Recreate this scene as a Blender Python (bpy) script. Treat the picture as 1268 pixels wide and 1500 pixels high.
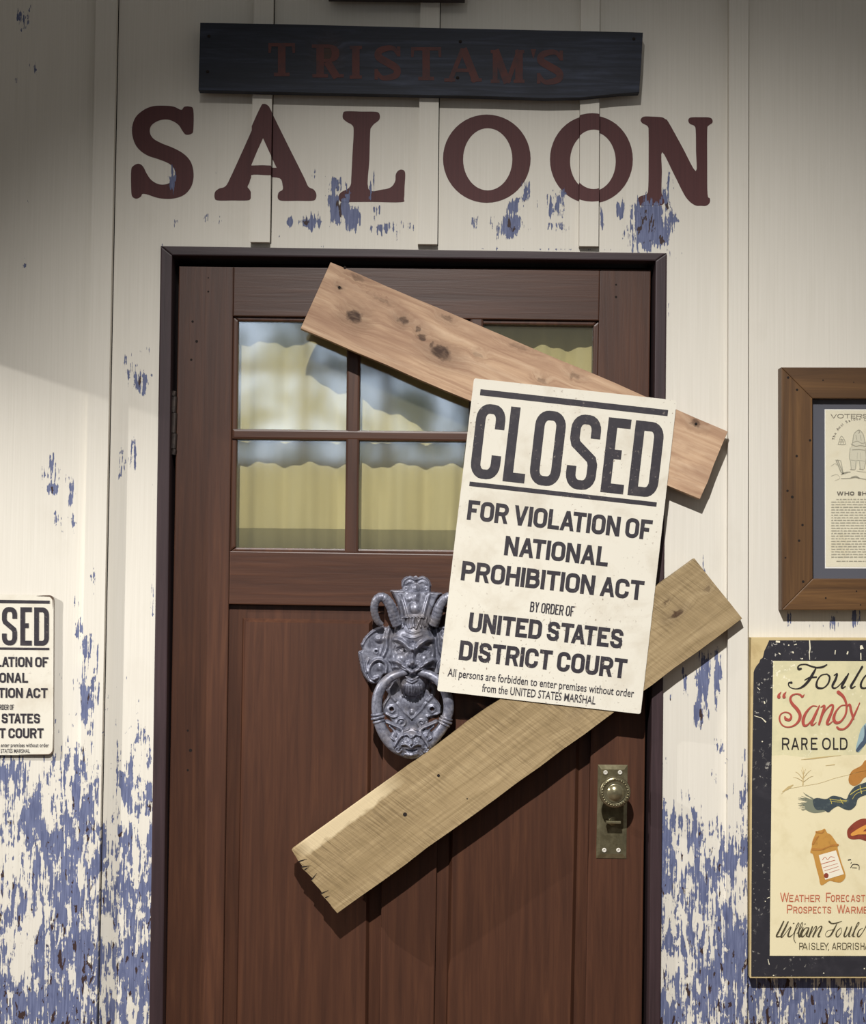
import bpy, bmesh, math, random
import numpy as np
from mathutils import Vector, Matrix
from mathutils.geometry import tessellate_polygon, delaunay_2d_cdt

for o in list(bpy.data.objects):
    bpy.data.objects.remove(o)
SC = bpy.context.scene
COL = SC.collection
random.seed(4)

# ------------------------------------------------------------------ camera
FPX = 2200.0
CAM = Vector((0.0, -2.7, 1.40))
PITCH, ROLL = 0.044, 0.0105
_F = Vector((0, math.cos(PITCH), math.sin(PITCH)))
_U0 = Vector((0, -math.sin(PITCH), math.cos(PITCH)))
_R0 = Vector((1, 0, 0))
_R = _R0 * math.cos(ROLL) + _U0 * math.sin(ROLL)
_U = _U0 * math.cos(ROLL) - _R0 * math.sin(ROLL)
cam_data = bpy.data.cameras.new('camera')
cam_data.sensor_fit = 'HORIZONTAL'
cam_data.sensor_width = 36.0
cam_data.lens = FPX / 1268.0 * 36.0
cam_data.clip_start = 0.05
cam = bpy.data.objects.new('camera', cam_data)
COL.objects.link(cam)
M = Matrix((_R, _U, -_F)).transposed().to_4x4()
M.translation = CAM
cam.matrix_world = M
SC.camera = cam


def P(u, v, y=0.0):
    """point of the photograph -> point of the place on the plane at depth y"""
    d = _F + _R * ((u - 634.0) / FPX) + _U * ((750.0 - v) / FPX)
    return CAM + d * ((y - CAM.y) / d.y)


def proj(x, y, z):
    d = Vector((x, y, z)) - CAM
    w = d.dot(_F)
    return 634 + FPX * d.dot(_R) / w, 750 - FPX * d.dot(_U) / w


# ------------------------------------------------------------------ world, lights, exposure
SC.view_settings.view_transform = 'Standard'
SC.view_settings.look = 'None'
SC.view_settings.gamma = 1.0
SC.view_settings.exposure = 0.0
SC.view_settings.use_curve_mapping = False
world = bpy.data.worlds.new('room_air')
SC.world = world
world.use_nodes = True
world.node_tree.nodes['Background'].inputs[0].default_value = (1.0, 0.97, 0.92, 1)
world.node_tree.nodes['Background'].inputs[1].default_value = 0.21


def spot(name, loc, target, energy, half_deg, blend, radius, color):
    l = bpy.data.lights.new(name, 'SPOT')
    l.energy = energy
    l.spot_size = math.radians(2 * half_deg)
    l.spot_blend = blend
    l.shadow_soft_size = radius
    l.color = color
    o = bpy.data.objects.new(name, l)
    COL.objects.link(o)
    o.location = loc
    o.rotation_euler = (Vector(target) - Vector(loc)).to_track_quat('-Z', 'Y').to_euler()
    return o


LINE = P(0, 515)                                    # where the edge of the side light falls on the wall
L2 = Vector((-2.5, -0.8, LINE.z + 0.30 * (LINE.x + 2.5)))
spot('ceiling_spotlight', (-0.25, -2.5, 3.35), (0.34, -0.55, 0.36), 690, 38, 1.0, 0.02, (1.0, 0.975, 0.94))
spot('side_spotlight', L2, (-0.95, 0.0, 1.05), 290, 24, 0.9, 0.012, (1.0, 0.97, 0.93))

# ------------------------------------------------------------------ helpers
ROOTLOC = {}


def wloc(o):
    v = Vector((0, 0, 0))
    while o is not None:
        v += Vector(o.location)
        o = o.parent
    return v


def props(o, label=None, cat=None, group=None, kind=None):
    if label: o['label'] = label
    if cat: o['category'] = cat
    if group: o['group'] = group
    if kind: o['kind'] = kind
    return o


def empty(name, loc, **k):
    o = bpy.data.objects.new(name, None)
    o.empty_display_size = 0.05
    COL.objects.link(o)
    o.location = loc
    return props(o, **k)


def link(name, bm, mats, parent=None, smooth=False, recalc=True, origin=None, **k):
    """one bmesh in place coordinates -> ONE mesh object"""
    if recalc:
        bmesh.ops.recalc_face_normals(bm, faces=bm.faces[:])
    off = wloc(parent) if parent is not None else Vector((0, 0, 0))
    loc = Vector((0, 0, 0))
    if parent is None and origin is None and len(bm.verts):
        xs = [v.co for v in bm.verts]
        loc = Vector(((min(c.x for c in xs) + max(c.x for c in xs)) / 2,
                      max(c.y for c in xs), min(c.z for c in xs)))
    for v in bm.verts:
        v.co -= off + loc
    me = bpy.data.meshes.new(name)
    bm.to_mesh(me)
    bm.free()
    if not isinstance(mats, (list, tuple)):
        mats = [mats]
    for m in mats:
        me.materials.append(m)
    if smooth:
        me.polygons.foreach_set('use_smooth', [True] * len(me.polygons))
    o = bpy.data.objects.new(name, me)
    COL.objects.link(o)
    if parent is not None:
        o.parent = parent
    o.location = loc
    return props(o, **k)


def poly_face(bm, pts, mi=0):
    f = bm.faces.new([bm.verts.new(p) for p in pts])
    f.material_index = mi
    return f


def prism_w(bm, front, back, mi=0, side_mi=None, bevel=0.0):
    """closed solid between two matching outlines"""
    n = len(front)
    a = [bm.verts.new(p) for p in front]
    b = [bm.verts.new(p) for p in back]
    f0 = bm.faces.new(a); f0.material_index = mi
    f1 = bm.faces.new(b[::-1]); f1.material_index = mi
    for i in range(n):
        j = (i + 1) % n
        f = bm.faces.new((a[j], a[i], b[i], b[j]))
        f.material_index = mi if side_mi is None else side_mi
    if bevel:
        ed = [e for e in f0.edges]
        bmesh.ops.bevel(bm, geom=ed, offset=bevel, segments=2, affect='EDGES', profile=0.6)


def prism(bm, px, yf, yb, mi=0, side_mi=None, bevel=0.0):
    fr = [P(u, v, yf) for u, v in px]
    bk = [Vector((p.x, yb, p.z)) for p in fr]
    prism_w(bm, fr, bk, mi, side_mi, bevel)


def box(bm, x0, x1, y0, y1, z0, z1, mi=0, bevel=0.0):
    prism_w(bm, [(x0, y0, z0), (x1, y0, z0), (x1, y0, z1), (x0, y0, z1)],
            [(x0, y1, z0), (x1, y1, z0), (x1, y1, z1), (x0, y1, z1)], mi, None, bevel)


def disc(bm, c, r, y, mi=0, n=14, rz=None):
    rz = rz or r
    poly_face(bm, [(c.x + r * math.cos(2 * math.pi * i / n), y, c.z + rz * math.sin(2 * math.pi * i / n)) for i in range(n)], mi)


def lathe(bm, c, prof, n=40, mi=0):
    """profile (radius, depth y) turned about the axis through c that points at the viewer"""
    rings = []
    for r, y in prof:
        if r < 1e-6:
            rings.append([bm.verts.new((c.x, y, c.z))])
        else:
            rings.append([bm.verts.new((c.x + r * math.cos(2 * math.pi * i / n), y, c.z + r * math.sin(2 * math.pi * i / n))) for i in range(n)])
    for A, B in zip(rings, rings[1:]):
        for i in range(n):
            j = (i + 1) % n
            if len(A) == 1 and len(B) == 1: continue
            if len(A) == 1: f = bm.faces.new((A[0], B[j], B[i]))
            elif len(B) == 1: f = bm.faces.new((A[i], A[j], B[0]))
            else: f = bm.faces.new((A[i], A[j], B[j], B[i]))
            f.material_index = mi


def catmull(pts, n=8, closed=False):
    pts = [np.array(p, float) for p in pts]
    out = []
    N = len(pts)
    rng = range(N if closed else N - 1)
    for i in rng:
        p0 = pts[(i - 1) % N] if closed or i > 0 else pts[0] * 2 - pts[1]
        p1 = pts[i]; p2 = pts[(i + 1) % N]
        p3 = pts[(i + 2) % N] if closed or i + 2 < N else pts[-1] * 2 - pts[-2]
        for k in range(n):
            t = k / n
            out.append(0.5 * ((2 * p1) + (-p0 + p2) * t + (2 * p0 - 5 * p1 + 4 * p2 - p3) * t * t + (-p0 + 3 * p1 - 3 * p2 + p3) * t ** 3))
    if not closed:
        out.append(pts[-1])
    return out


def tube(bm, pts, rad, n=14, closed=False, caps=True, mi=0):
    """round bar through 3-D points with a radius for each"""
    pts = [Vector(p) for p in pts]
    N = len(pts)
    rings = []
    prev = None
    for i in range(N):
        if closed:
            t = pts[(i + 1) % N] - pts[i - 1]
        else:
            t = pts[min(i + 1, N - 1)] - pts[max(i - 1, 0)]
        t.normalize()
        ref = Vector((0, 1, 0)) if prev is None else prev
        a = (ref - t * ref.dot(t))
        if a.length < 1e-5: a = Vector((1, 0, 0))
        a.normalize()
        prev = a
        b = t.cross(a)
        r = rad[i] if hasattr(rad, '__len__') else rad
        rings.append([bm.verts.new(pts[i] + (a * math.cos(2 * math.pi * k / n) + b * math.sin(2 * math.pi * k / n)) * r) for k in range(n)])
    M_ = N if closed else N - 1
    for i in range(M_):
        A, B = rings[i], rings[(i + 1) % N]
        for k in range(n):
            f = bm.faces.new((A[k], A[(k + 1) % n], B[(k + 1) % n], B[k]))
            f.material_index = mi
    if caps and not closed:
        bm.faces.new(rings[0][::-1]).material_index = mi
        bm.faces.new(rings[-1]).material_index = mi


# ---- flat lettering: strokes of a pen become polygons in a 2-D sheet, a mapping lays the sheet on the thing
def ribbon(pts, w, closed=False, cap=False):
    """pen stroke -> list of polygons (2-D)"""
    W0 = list(w) if hasattr(w, '__len__') else [w] * len(pts)
    P2, W = [], []
    for p, ww in zip(pts, W0):
        p = np.array(p, float)
        if P2 and np.hypot(*(p - P2[-1])) < 1e-4: continue
        P2.append(p); W.append(ww)
    if closed and np.hypot(*(P2[0] - P2[-1])) < 1e-4:
        P2.pop(); W.pop()
    N = len(P2)
    L, Rr = [], []
    for i in range(N):
        a = P2[i] - P2[i - 1] if (i > 0 or closed) else None
        b = P2[(i + 1) % N] - P2[i] if (i < N - 1 or closed) else None
        if a is None: a = b
        if b is None: b = a
        a = a / (np.linalg.norm(a) + 1e-9); b = b / (np.linalg.norm(b) + 1e-9)
        na = np.array((-a[1], a[0])); nb = np.array((-b[1], b[0]))
        m = na + nb
        l = np.linalg.norm(m)
        if l < 1e-6: m = na; l = 1
        m = m / l
        k = 1.0 / max(0.35, m.dot(na))
        L.append(P2[i] + m * k * W[i] / 2); Rr.append(P2[i] - m * k * W[i] / 2)
    out = []
    for i in range(N if closed else N - 1):
        j = (i + 1) % N
        out.append([L[i], L[j], Rr[j], Rr[i]])
    if cap and not closed:
        for c, ww in ((P2[0], W[0]), (P2[-1], W[-1])):
            out.append([c + ww / 2 * np.array((math.cos(t), math.sin(t))) for t in np.linspace(0, 2 * math.pi, 12, endpoint=False)])
    return out


def arc(cx, cy, rx, ry, a0, a1, n=9):
    return [(cx + rx * math.cos(math.radians(a0 + (a1 - a0) * i / (n - 1))), cy + ry * math.sin(math.radians(a0 + (a1 - a0) * i / (n - 1)))) for i in range(n)]


# glyphs: unit box, x right, y UP.  'p' open path, 'c' closed path, 'd' slanting bar with level ends
def glyphs(rx, ry):
    """capital letters of a plain sans; rx, ry corner radii as a share of the box"""
    def corner(cx, cy, sx, sy, a0, a1):
        return arc(cx, cy, rx * sx, ry * sy, a0, a1, 7)
    O = corner(1 - rx, 1 - ry, 1, 1, 0, 90) + corner(rx, 1 - ry, 1, 1, 90, 180) + corner(rx, ry, 1, 1, 180, 270) + corner(1 - rx, ry, 1, 1, 270, 360)
    Cc = [(1, 1 - ry - .08)] + corner(1 - rx, 1 - ry, 1, 1, 0, 90) + corner(rx, 1 - ry, 1, 1, 90, 180) + corner(rx, ry, 1, 1, 180, 270) + corner(1 - rx, ry, 1, 1, 270, 360) + [(1, ry + .08)]
    U = [(0, 1)] + corner(rx, ry, 1, 1, 180, 270) + corner(1 - rx, ry, 1, 1, 270, 360) + [(1, 1)]
    D = [(0, 0), (0, 1)] + corner(1 - rx, 1 - ry, 1, 1, 90, 0) + corner(1 - rx, ry, 1, 1, 0, -90)
    q = min(ry, .24)
    Pp = [(0, .46), (1 - rx, .46)] + arc(1 - rx, .46 + q, rx, q, -90, 0, 6) + arc(1 - rx, 1 - q, rx, q, 0, 90, 6) + [(0, 1)]
    B1 = [(0, .53), (1 - rx, .53)] + arc(.94 - rx, .53 + q, rx, q, -90, 0, 6) + arc(.94 - rx, 1 - q, rx, q, 0, 90, 6) + [(0, 1)]
    B2 = [(0, 0), (1 - rx, 0)] + arc(1 - rx, q, rx, q, -90, 0, 6) + arc(1 - rx, .53 - q, rx, q, 0, 90, 6) + [(0, .53)]
    s = min(ry, .25)
    S = [(1, 1 - s - .04)] + arc(1 - rx, 1 - s, rx, s, 0, 90, 6) + arc(rx, 1 - s, rx, s, 90, 180, 6) + arc(rx, .53 + s * .9, rx, s * .9, 180, 235, 4) + arc(1 - rx, .47 - s * .9, rx, s * .9, 55, 0, 4) + arc(1 - rx, s, rx, s, 0, -90, 6) + arc(rx, s, rx, s, -90, -180, 6) + [(0, s + .04)]
    I = [('p', [(.5, 0), (.5, 1)])]
    return {
        'A': (1.1, [('d', 0, 0, .5, 1), ('d', 1, 0, .5, 1), ('p', [(.2, .27), (.8, .27)])]),
        'B': (1.0, [('p', [(0, 0), (0, 1)]), ('p', B1), ('p', B2)]),
        'C': (1.0, [('p', Cc)]), 'D': (1.0, [('c', D)]),
        'E': (.86, [('p', [(0, 0), (0, 1)]), ('p', [(0, 1), (1, 1)]), ('p', [(0, .52), (.9, .52)]), ('p', [(0, 0), (1, 0)])]),
        'F': (.82, [('p', [(0, 0), (0, 1)]), ('p', [(0, 1), (1, 1)]), ('p', [(0, .5), (.9, .5)])]),
        'H': (1.0, [('p', [(0, 0), (0, 1)]), ('p', [(1, 0), (1, 1)]), ('p', [(0, .52), (1, .52)])]),
        'I': (0, I),
        'L': (.8, [('p', [(0, 1), (0, 0)]), ('p', [(0, 0), (1, 0)])]),
        'M': (1.3, [('p', [(0, 0), (0, 1)]), ('p', [(1, 0), (1, 1)]), ('d', 0, 1, .5, 0), ('d', 1, 1, .5, 0)]),
        'N': (1.02, [('p', [(0, 0), (0, 1)]), ('p', [(1, 0), (1, 1)]), ('d', 0, 1, 1, 0)]),
        'O': (1.02, [('c', O)]),
        'P': (.96, [('p', [(0, 0), (0, 1)]), ('p', Pp)]),
        'R': (1.0, [('p', [(0, 0), (0, 1)]), ('p', Pp), ('d', 1, 0, .62, .46)]),
        'S': (.96, [('p', S)]),
        'T': (.94, [('p', [(.5, 0), (.5, 1)]), ('p', [(-.02, 1), (1.02, 1)])]),
        'U': (1.0, [('p', U)]),
        'V': (1.05, [('d', 0, 1, .5, 0), ('d', 1, 1, .5, 0)]),
        'W': (1.55, [('d', 0, 1, .25, 0), ('d', .5, 1, .25, 0), ('d', .5, 1, .75, 0), ('d', 1, 1, .75, 0)]),
        'Y': (1.0, [('d', 0, 1, .5, .42), ('d', 1, 1, .5, .42), ('p', [(.5, 0), (.5, .5)])]),
        ',': (0, [('p', [(.3, -.14), (.6, .06)])]),
    }


SANS = glyphs(.42, .26)
ROUND = glyphs(.5, .40)
ROUND['C'] = (1.0, [('p', arc(.5, .5, .5, .5, 48, 312, 19))])
BLOCK = glyphs(.40, .16)


def put_glyph(spec, x0, x1, ytop, ybot, pen):
    """strokes of one glyph in a box of a sheet whose y runs DOWN"""
    out = []
    h = pen / 2
    W = x1 - x0

    def mp(p):
        fx, fy = p
        return np.array((x0 + h + fx * (W - pen), ybot - h - fy * (ybot - ytop - pen)))
    for st in spec:
        if st[0] in 'pc':
            pts = [mp(p) for p in st[1]]
            if st[0] == 'p':
                for a, b, src in ((0, 1, st[1][0]), (-1, -2, st[1][-1])):
                    d = pts[a] - pts[b]
                    d = d / (np.linalg.norm(d) + 1e-9)
                    vert = abs(d[1]) > .9 and (abs(src[1]) < .01 or abs(src[1] - 1) < .01)
                    horz = abs(d[0]) > .9 and (src[0] > .99 or src[0] < .01)
                    if vert or horz:
                        pts[a] = pts[a] + d * h
            out += ribbon(pts, pen, st[0] == 'c')
        else:
            _, ax, ay, bx, by = st
            # level-ended slanting bar
            A = mp((ax, ay)); B = mp((bx, by))
            if ay in (0, 1): A[1] += h if ay == 0 else -h
            if by in (0, 1): B[1] += h if by == 0 else -h
            sl = abs(B[0] - A[0]) / (abs(B[1] - A[1]) + 1e-9)
            k = h * math.sqrt(1 + sl * sl) * .93
            out.append([(A[0] - k, A[1]), (A[0] + k, A[1]), (B[0] + k, B[1]), (B[0] - k, B[1])])
    return out


def text_line(txt, x0, x1, ytop, ybot, pen, font=SANS, gap=.12, space=.46, caps=None):
    """a line of capitals stretched to fill x0..x1"""
    H = ybot - ytop
    adv = []
    KERN = {'AT': -.30, 'TA': -.30, 'LA': -.06, 'AC': -.10, 'OV': -.1, 'VI': -.02, 'YO': 0}
    kern = lambda i: KERN.get(txt[i:i + 2], 0.0)
    for ch in txt:
        adv.append(None if ch == ' ' else font[ch][0])
    pu = 1.0
    n_pen = sum(1 for a in adv if a is not None)
    # every glyph is pen + a*K wide, letters sit gap*K apart, K found from the length of the line
    units = sum(a for a in adv if a is not None)
    gaps = 0.0
    for i in range(len(txt) - 1):
        if txt[i] != ' ' and txt[i + 1] != ' ': gaps += gap + kern(i)
    gaps += sum(space + gap for c in txt if c == ' ')
    K = (x1 - x0 - n_pen * pen) / (units + gaps)
    x = x0
    out = []
    for i, ch in enumerate(txt):
        if ch == ' ':
            x += (space + gap) * K
            continue
        w = pen + adv[i] * K
        out += put_glyph(font[ch][1], x, x + w, ytop, ybot, pen)
        x += w
        if i + 1 < len(txt) and txt[i + 1] != ' ': x += (gap + kern(i)) * K
    return out


_fcache = {}


def font_polys(ch, bold=0.0):
    """outline of a lower-case character (unit height, y up) as triangles"""
    key = (ch, bold)
    if key in _fcache: return _fcache[key]
    cu = bpy.data.curves.new('tmp_letter', 'FONT')
    cu.body = ch
    cu.size = 1.0
    cu.resolution_u = 3
    cu.offset = bold
    o = bpy.data.objects.new('tmp_letter', cu)
    COL.objects.link(o)
    dg = bpy.context.evaluated_depsgraph_get()
    me = bpy.data.meshes.new_from_object(o.evaluated_get(dg))
    vs = [v.co.copy() for v in me.vertices]
    tri = [[(vs[i].x, vs[i].y) for i in p.vertices] for p in me.polygons]
    bpy.data.objects.remove(o)
    bpy.data.curves.remove(cu)
    bpy.data.meshes.remove(me)
    _fcache[key] = tri
    return tri


def font_line(txt, x0, x1, ybase, cap_h, bold=0.0):
    polys = font_polys(txt, bold)
    xs = [p[0] for t in polys for p in t]
    a, b = min(xs), max(xs)
    k = (x1 - x0) / (b - a)
    ky = cap_h / 0.70
    return [[(x0 + (p[0] - a) * k, ybase - p[1] * ky) for p in t] for t in polys]


def lay(bm, polys, fmap, mi=0):
    """lay the union of 2-D polygons on a thing, without overlaps"""
    tris = []
    for pl in polys:
        q = [Vector((float(p[0]), float(p[1]), 0.0)) for p in pl]
        if len(q) < 3: continue
        idx = [(0, 1, 2)] if len(q) == 3 else ([(0, 1, 2), (0, 2, 3)] if len(q) == 4 else tessellate_polygon([q]))
        for t3 in idx:
            a, b, c = (q[i] for i in t3)
            ar = (b.x - a.x) * (c.y - a.y) - (b.y - a.y) * (c.x - a.x)
            if abs(ar) < 1e-6: continue
            tris.append((a.xy, b.xy, c.xy) if ar > 0 else (a.xy, c.xy, b.xy))
    if not tris: return
    vs = [p for t3 in tris for p in t3]
    fs = [(3 * i, 3 * i + 1, 3 * i + 2) for i in range(len(tris))]
    V2, E2, F2, _, _, _ = delaunay_2d_cdt(vs, [], fs, 0, 1e-4)
    T = np.array([[p.x, p.y] for p in vs]).reshape(-1, 3, 2)
    X = np.array([[p.x, p.y] for p in V2])
    F = [f for f in F2 if len(f) == 3]
    Cn = X[np.array(F)].mean(axis=1)
    ok = np.zeros(len(F), bool)
    for k in range(len(T)):
        a, b, c = T[k]
        s1 = (b[0] - a[0]) * (Cn[:, 1] - a[1]) - (b[1] - a[1]) * (Cn[:, 0] - a[0])
        s2 = (c[0] - b[0]) * (Cn[:, 1] - b[1]) - (c[1] - b[1]) * (Cn[:, 0] - b[0])
        s3 = (a[0] - c[0]) * (Cn[:, 1] - c[1]) - (a[1] - c[1]) * (Cn[:, 0] - c[0])
        ok |= (s1 >= 0) & (s2 >= 0) & (s3 >= 0)
    vv = {}
    for f, o_k in zip(F, ok):
        if not o_k: continue
        r = []
        for i in f:
            if i not in vv: vv[i] = bm.verts.new(fmap(X[i, 0], X[i, 1]))
            r.append(vv[i])
        try: bm.faces.new(r).material_index = mi
        except ValueError: pass


def px_map(y):
    return lambda u, v: P(u, v, y)


# ------------------------------------------------------------------ materials
def srgb(r, g, b):
    f = lambda c: (c / 255) / 12.92 if c <= 10 else (((c / 255) + .055) / 1.055) ** 2.4
    return (f(r), f(g), f(b), 1)


class NT:
    def __init__(s, name):
        s.m = bpy.data.materials.new(name)
        s.m.use_nodes = True
        s.t = s.m.node_tree
        s.t.nodes.clear()
        s.out = s.t.nodes.new('ShaderNodeOutputMaterial')
        s.b = s.t.nodes.new('ShaderNodeBsdfPrincipled')
        s.l(s.b.outputs[0], s.out.inputs[0])

    def l(s, a, b): s.t.links.new(a, b)
    def n(s, k): return s.t.nodes.new('ShaderNode' + k)

    def pos(s):
        return s.n('NewGeometry').outputs['Position']

    def mapping(s, vec, scale, rot=(0, 0, 0), loc=(0, 0, 0)):
        """turn first, then scale"""
        a = s.n('Mapping'); a.inputs['Rotation'].default_value = rot
        s.l(vec, a.inputs['Vector'])
        b = s.n('Mapping'); b.inputs['Scale'].default_value = scale; b.inputs['Location'].default_value = loc
        s.l(a.outputs[0], b.inputs['Vector'])
        return b.outputs[0]

    def noise(s, vec, scale=1.0, detail=4, rough=.55, dist=0.0):
        n = s.n('TexNoise')
        n.inputs['Scale'].default_value = scale
        n.inputs['Detail'].default_value = detail
        n.inputs['Roughness'].default_value = rough
        n.inputs['Distortion'].default_value = dist
        s.l(vec, n.inputs['Vector'])
        return n.outputs['Fac']

    def math(s, op, a, b=None, clamp=False):
        n = s.n('Math'); n.operation = op; n.use_clamp = clamp
        for i, x in enumerate((a, b)):
            if x is None: continue
            if isinstance(x, (int, float)): n.inputs[i].default_value = x
            else: s.l(x, n.inputs[i])
        return n.outputs[0]

    def mrange(s, v, a, b, c=0.0, d=1.0, smooth=False):
        n = s.n('MapRange')
        if smooth: n.interpolation_type = 'SMOOTHSTEP'
        for i, x in enumerate((a, b, c, d)): n.inputs[i + 1].default_value = x
        s.l(v, n.inputs[0])
        return n.outputs[0]

    def mix(s, f, a, b):
        n = s.n('Mix'); n.data_type = 'RGBA'
        if isinstance(f, (int, float)): n.inputs[0].default_value = f
        else: s.l(f, n.inputs[0])
        for i, x in ((6, a), (7, b)):
            if isinstance(x, tuple): n.inputs[i].default_value = x
            else: s.l(x, n.inputs[i])
        return n.outputs[2]

    def ramp(s, f, stops):
        n = s.n('ValToRGB')
        e = n.color_ramp.elements
        while len(e) < len(stops): e.new(.5)
        for i, (p, c) in enumerate(stops):
            e[i].position = p; e[i].color = c
        s.l(f, n.inputs[0])
        return n.outputs[0]

    def bump(s, h, strength=.3, dist=.002):
        n = s.n('Bump')
        n.inputs['Strength'].default_value = strength
        n.inputs['Distance'].default_value = dist
        s.l(h, n.inputs['Height'])
        s.l(n.outputs[0], s.b.inputs['Normal'])

    def fin(s, col, rough=.6, metal=0.0, spec=.4):
        if isinstance(col, tuple): s.b.inputs['Base Color'].default_value = col
        else: s.l(col, s.b.inputs['Base Color'])
        if isinstance(rough, (int, float)): s.b.inputs['Roughness'].default_value = rough
        else: s.l(rough, s.b.inputs['Roughness'])
        s.b.inputs['Metallic'].default_value = metal
        s.b.inputs['Specular IOR Level'].default_value = spec
        return s.m


def painted(name, top, top2):
    """layers of old paint: top coat, flaking to a blue coat, flaking to bare dark wood"""
    t = NT(name)
    p = t.pos()
    at = t.n('Attribute'); at.attribute_name = 'chip'
    dens = at.outputs['Fac']
    n0 = t.noise(t.mapping(p, (13, 1, 6), loc=(1, 0, 4)), 1, 2, .5, .4)
    n1 = t.noise(t.mapping(p, (85, 1, 15)), 1, 5, .62, .5)
    n2 = t.noise(t.mapping(p, (30, 1, 17), loc=(3, 0, 7)), 1, 4, .55, .6)
    n3 = t.noise(t.mapping(p, (330, 1, 22)), 1, 2, .5)
    n5 = t.noise(t.mapping(p, (130, 1, 105)), 1, 2, .5)
    n = t.math('MULTIPLY', n0, .22)
    for q, wgt in ((n1, .36), (n2, .18), (n3, .20), (n5, .11)):
        n = t.math('ADD', n, t.math('MULTIPLY', q, wgt))
    n = t.mrange(n, .235, .835, .02, .98)
    thr = t.mrange(dens, 0, 1, .20, .68)
    d = t.math('SUBTRACT', thr, n)
    m1 = t.mrange(d, -.004, .008)
    n4 = t.noise(t.mapping(p, (90, 1, 30), loc=(9, 2, 1)), 1, 4, .6, .4)
    m2 = t.mrange(t.math('SUBTRACT', t.mrange(dens, .3, 1, .22, .54), n4), -.005, .01)
    streak = t.noise(t.mapping(p, (330, 1, 5)), 1, 3, .5)
    cream = t.mix(t.mrange(streak, .35, .7, 0, .7), top, top2)
    dirt = t.noise(t.mapping(p, (7, 1, 5)), 1, 5, .6)
    cream = t.mix(t.mrange(dirt, .58, .8, 0, .35), cream, (top2[0] * .8, top2[1] * .78, top2[2] * .74, 1))
    blue = t.mix(t.mrange(n3, .35, .65), srgb(86, 93, 124), srgb(110, 117, 148))
    blue = t.mix(t.mrange(n4, .55, .7, 0, .5), blue, srgb(72, 78, 112))
    under = t.mix(m2, blue, srgb(58, 42, 40))
    col = t.mix(m1, cream, under)
    h = t.math('ADD', t.math('MULTIPLY', m1, -1.0), t.math('MULTIPLY', streak, .25))
    t.bump(t.math('ADD', h, t.math('MULTIPLY', m2, -.6)), .5, .0012)
    return t.fin(col, .62, 0, .3)


CREAM = srgb(214, 209, 198)
m_wall = painted('flaking_cream_paint', CREAM, srgb(206, 201, 189))
m_letter = painted('maroon_sign_paint', srgb(82, 46, 46), srgb(70, 39, 40))


def wood(name, c0, c1, c2, rot=0.0, scale=1.0, along='z', rough=.5, bump=.25, patches=None, spec=.4):
    """grain runs along the given axis after turning by rot about the depth axis"""
    t = NT(name)
    p = t.pos()
    st = {'z': (95, 95, 4.0), 'x': (4.0, 95, 95)}[along]
    g = t.noise(t.mapping(p, tuple(a * scale for a in st), (0, rot, 0)), 1, 6, .62, .6)
    b = t.noise(t.mapping(p, tuple(a * scale for a in {'z': (9, 9, 1.6), 'x': (1.6, 9, 9)}[along]), (0, rot, 0), (5, 1, 2)), 1, 3, .5, .4)
    col = t.ramp(g, [(.25, c0), (.5, c1), (.78, c2)])
    col = t.mix(t.mrange(b, .35, .7, 0, .55), col, c0)
    t.bump(g, bump, .0012)
    return t.fin(col, rough, 0, spec)


D0, D1, D2 = srgb(58, 36, 27), srgb(75, 47, 34), srgb(92, 59, 41)
m_door_v = wood('mahogany_upright_grain', D0, D1, D2, rough=.42)
m_door_h = wood('mahogany_level_grain', D0, D1, D2, along='x', rough=.42)
m_casing = wood('dark_brown_painted_wood', srgb(42, 30, 33), srgb(57, 42, 45), srgb(72, 54, 58), rough=.5)
m_casing_h = wood('dark_brown_painted_head', srgb(42, 30, 33), srgb(57, 42, 45), srgb(72, 54, 58), along='x', rough=.5)
m_dark = NT('black_gap').fin(srgb(24, 18, 17), .8)
m_hole = NT('nail_hole_dark').fin(srgb(28, 20, 16), .9)


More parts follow.
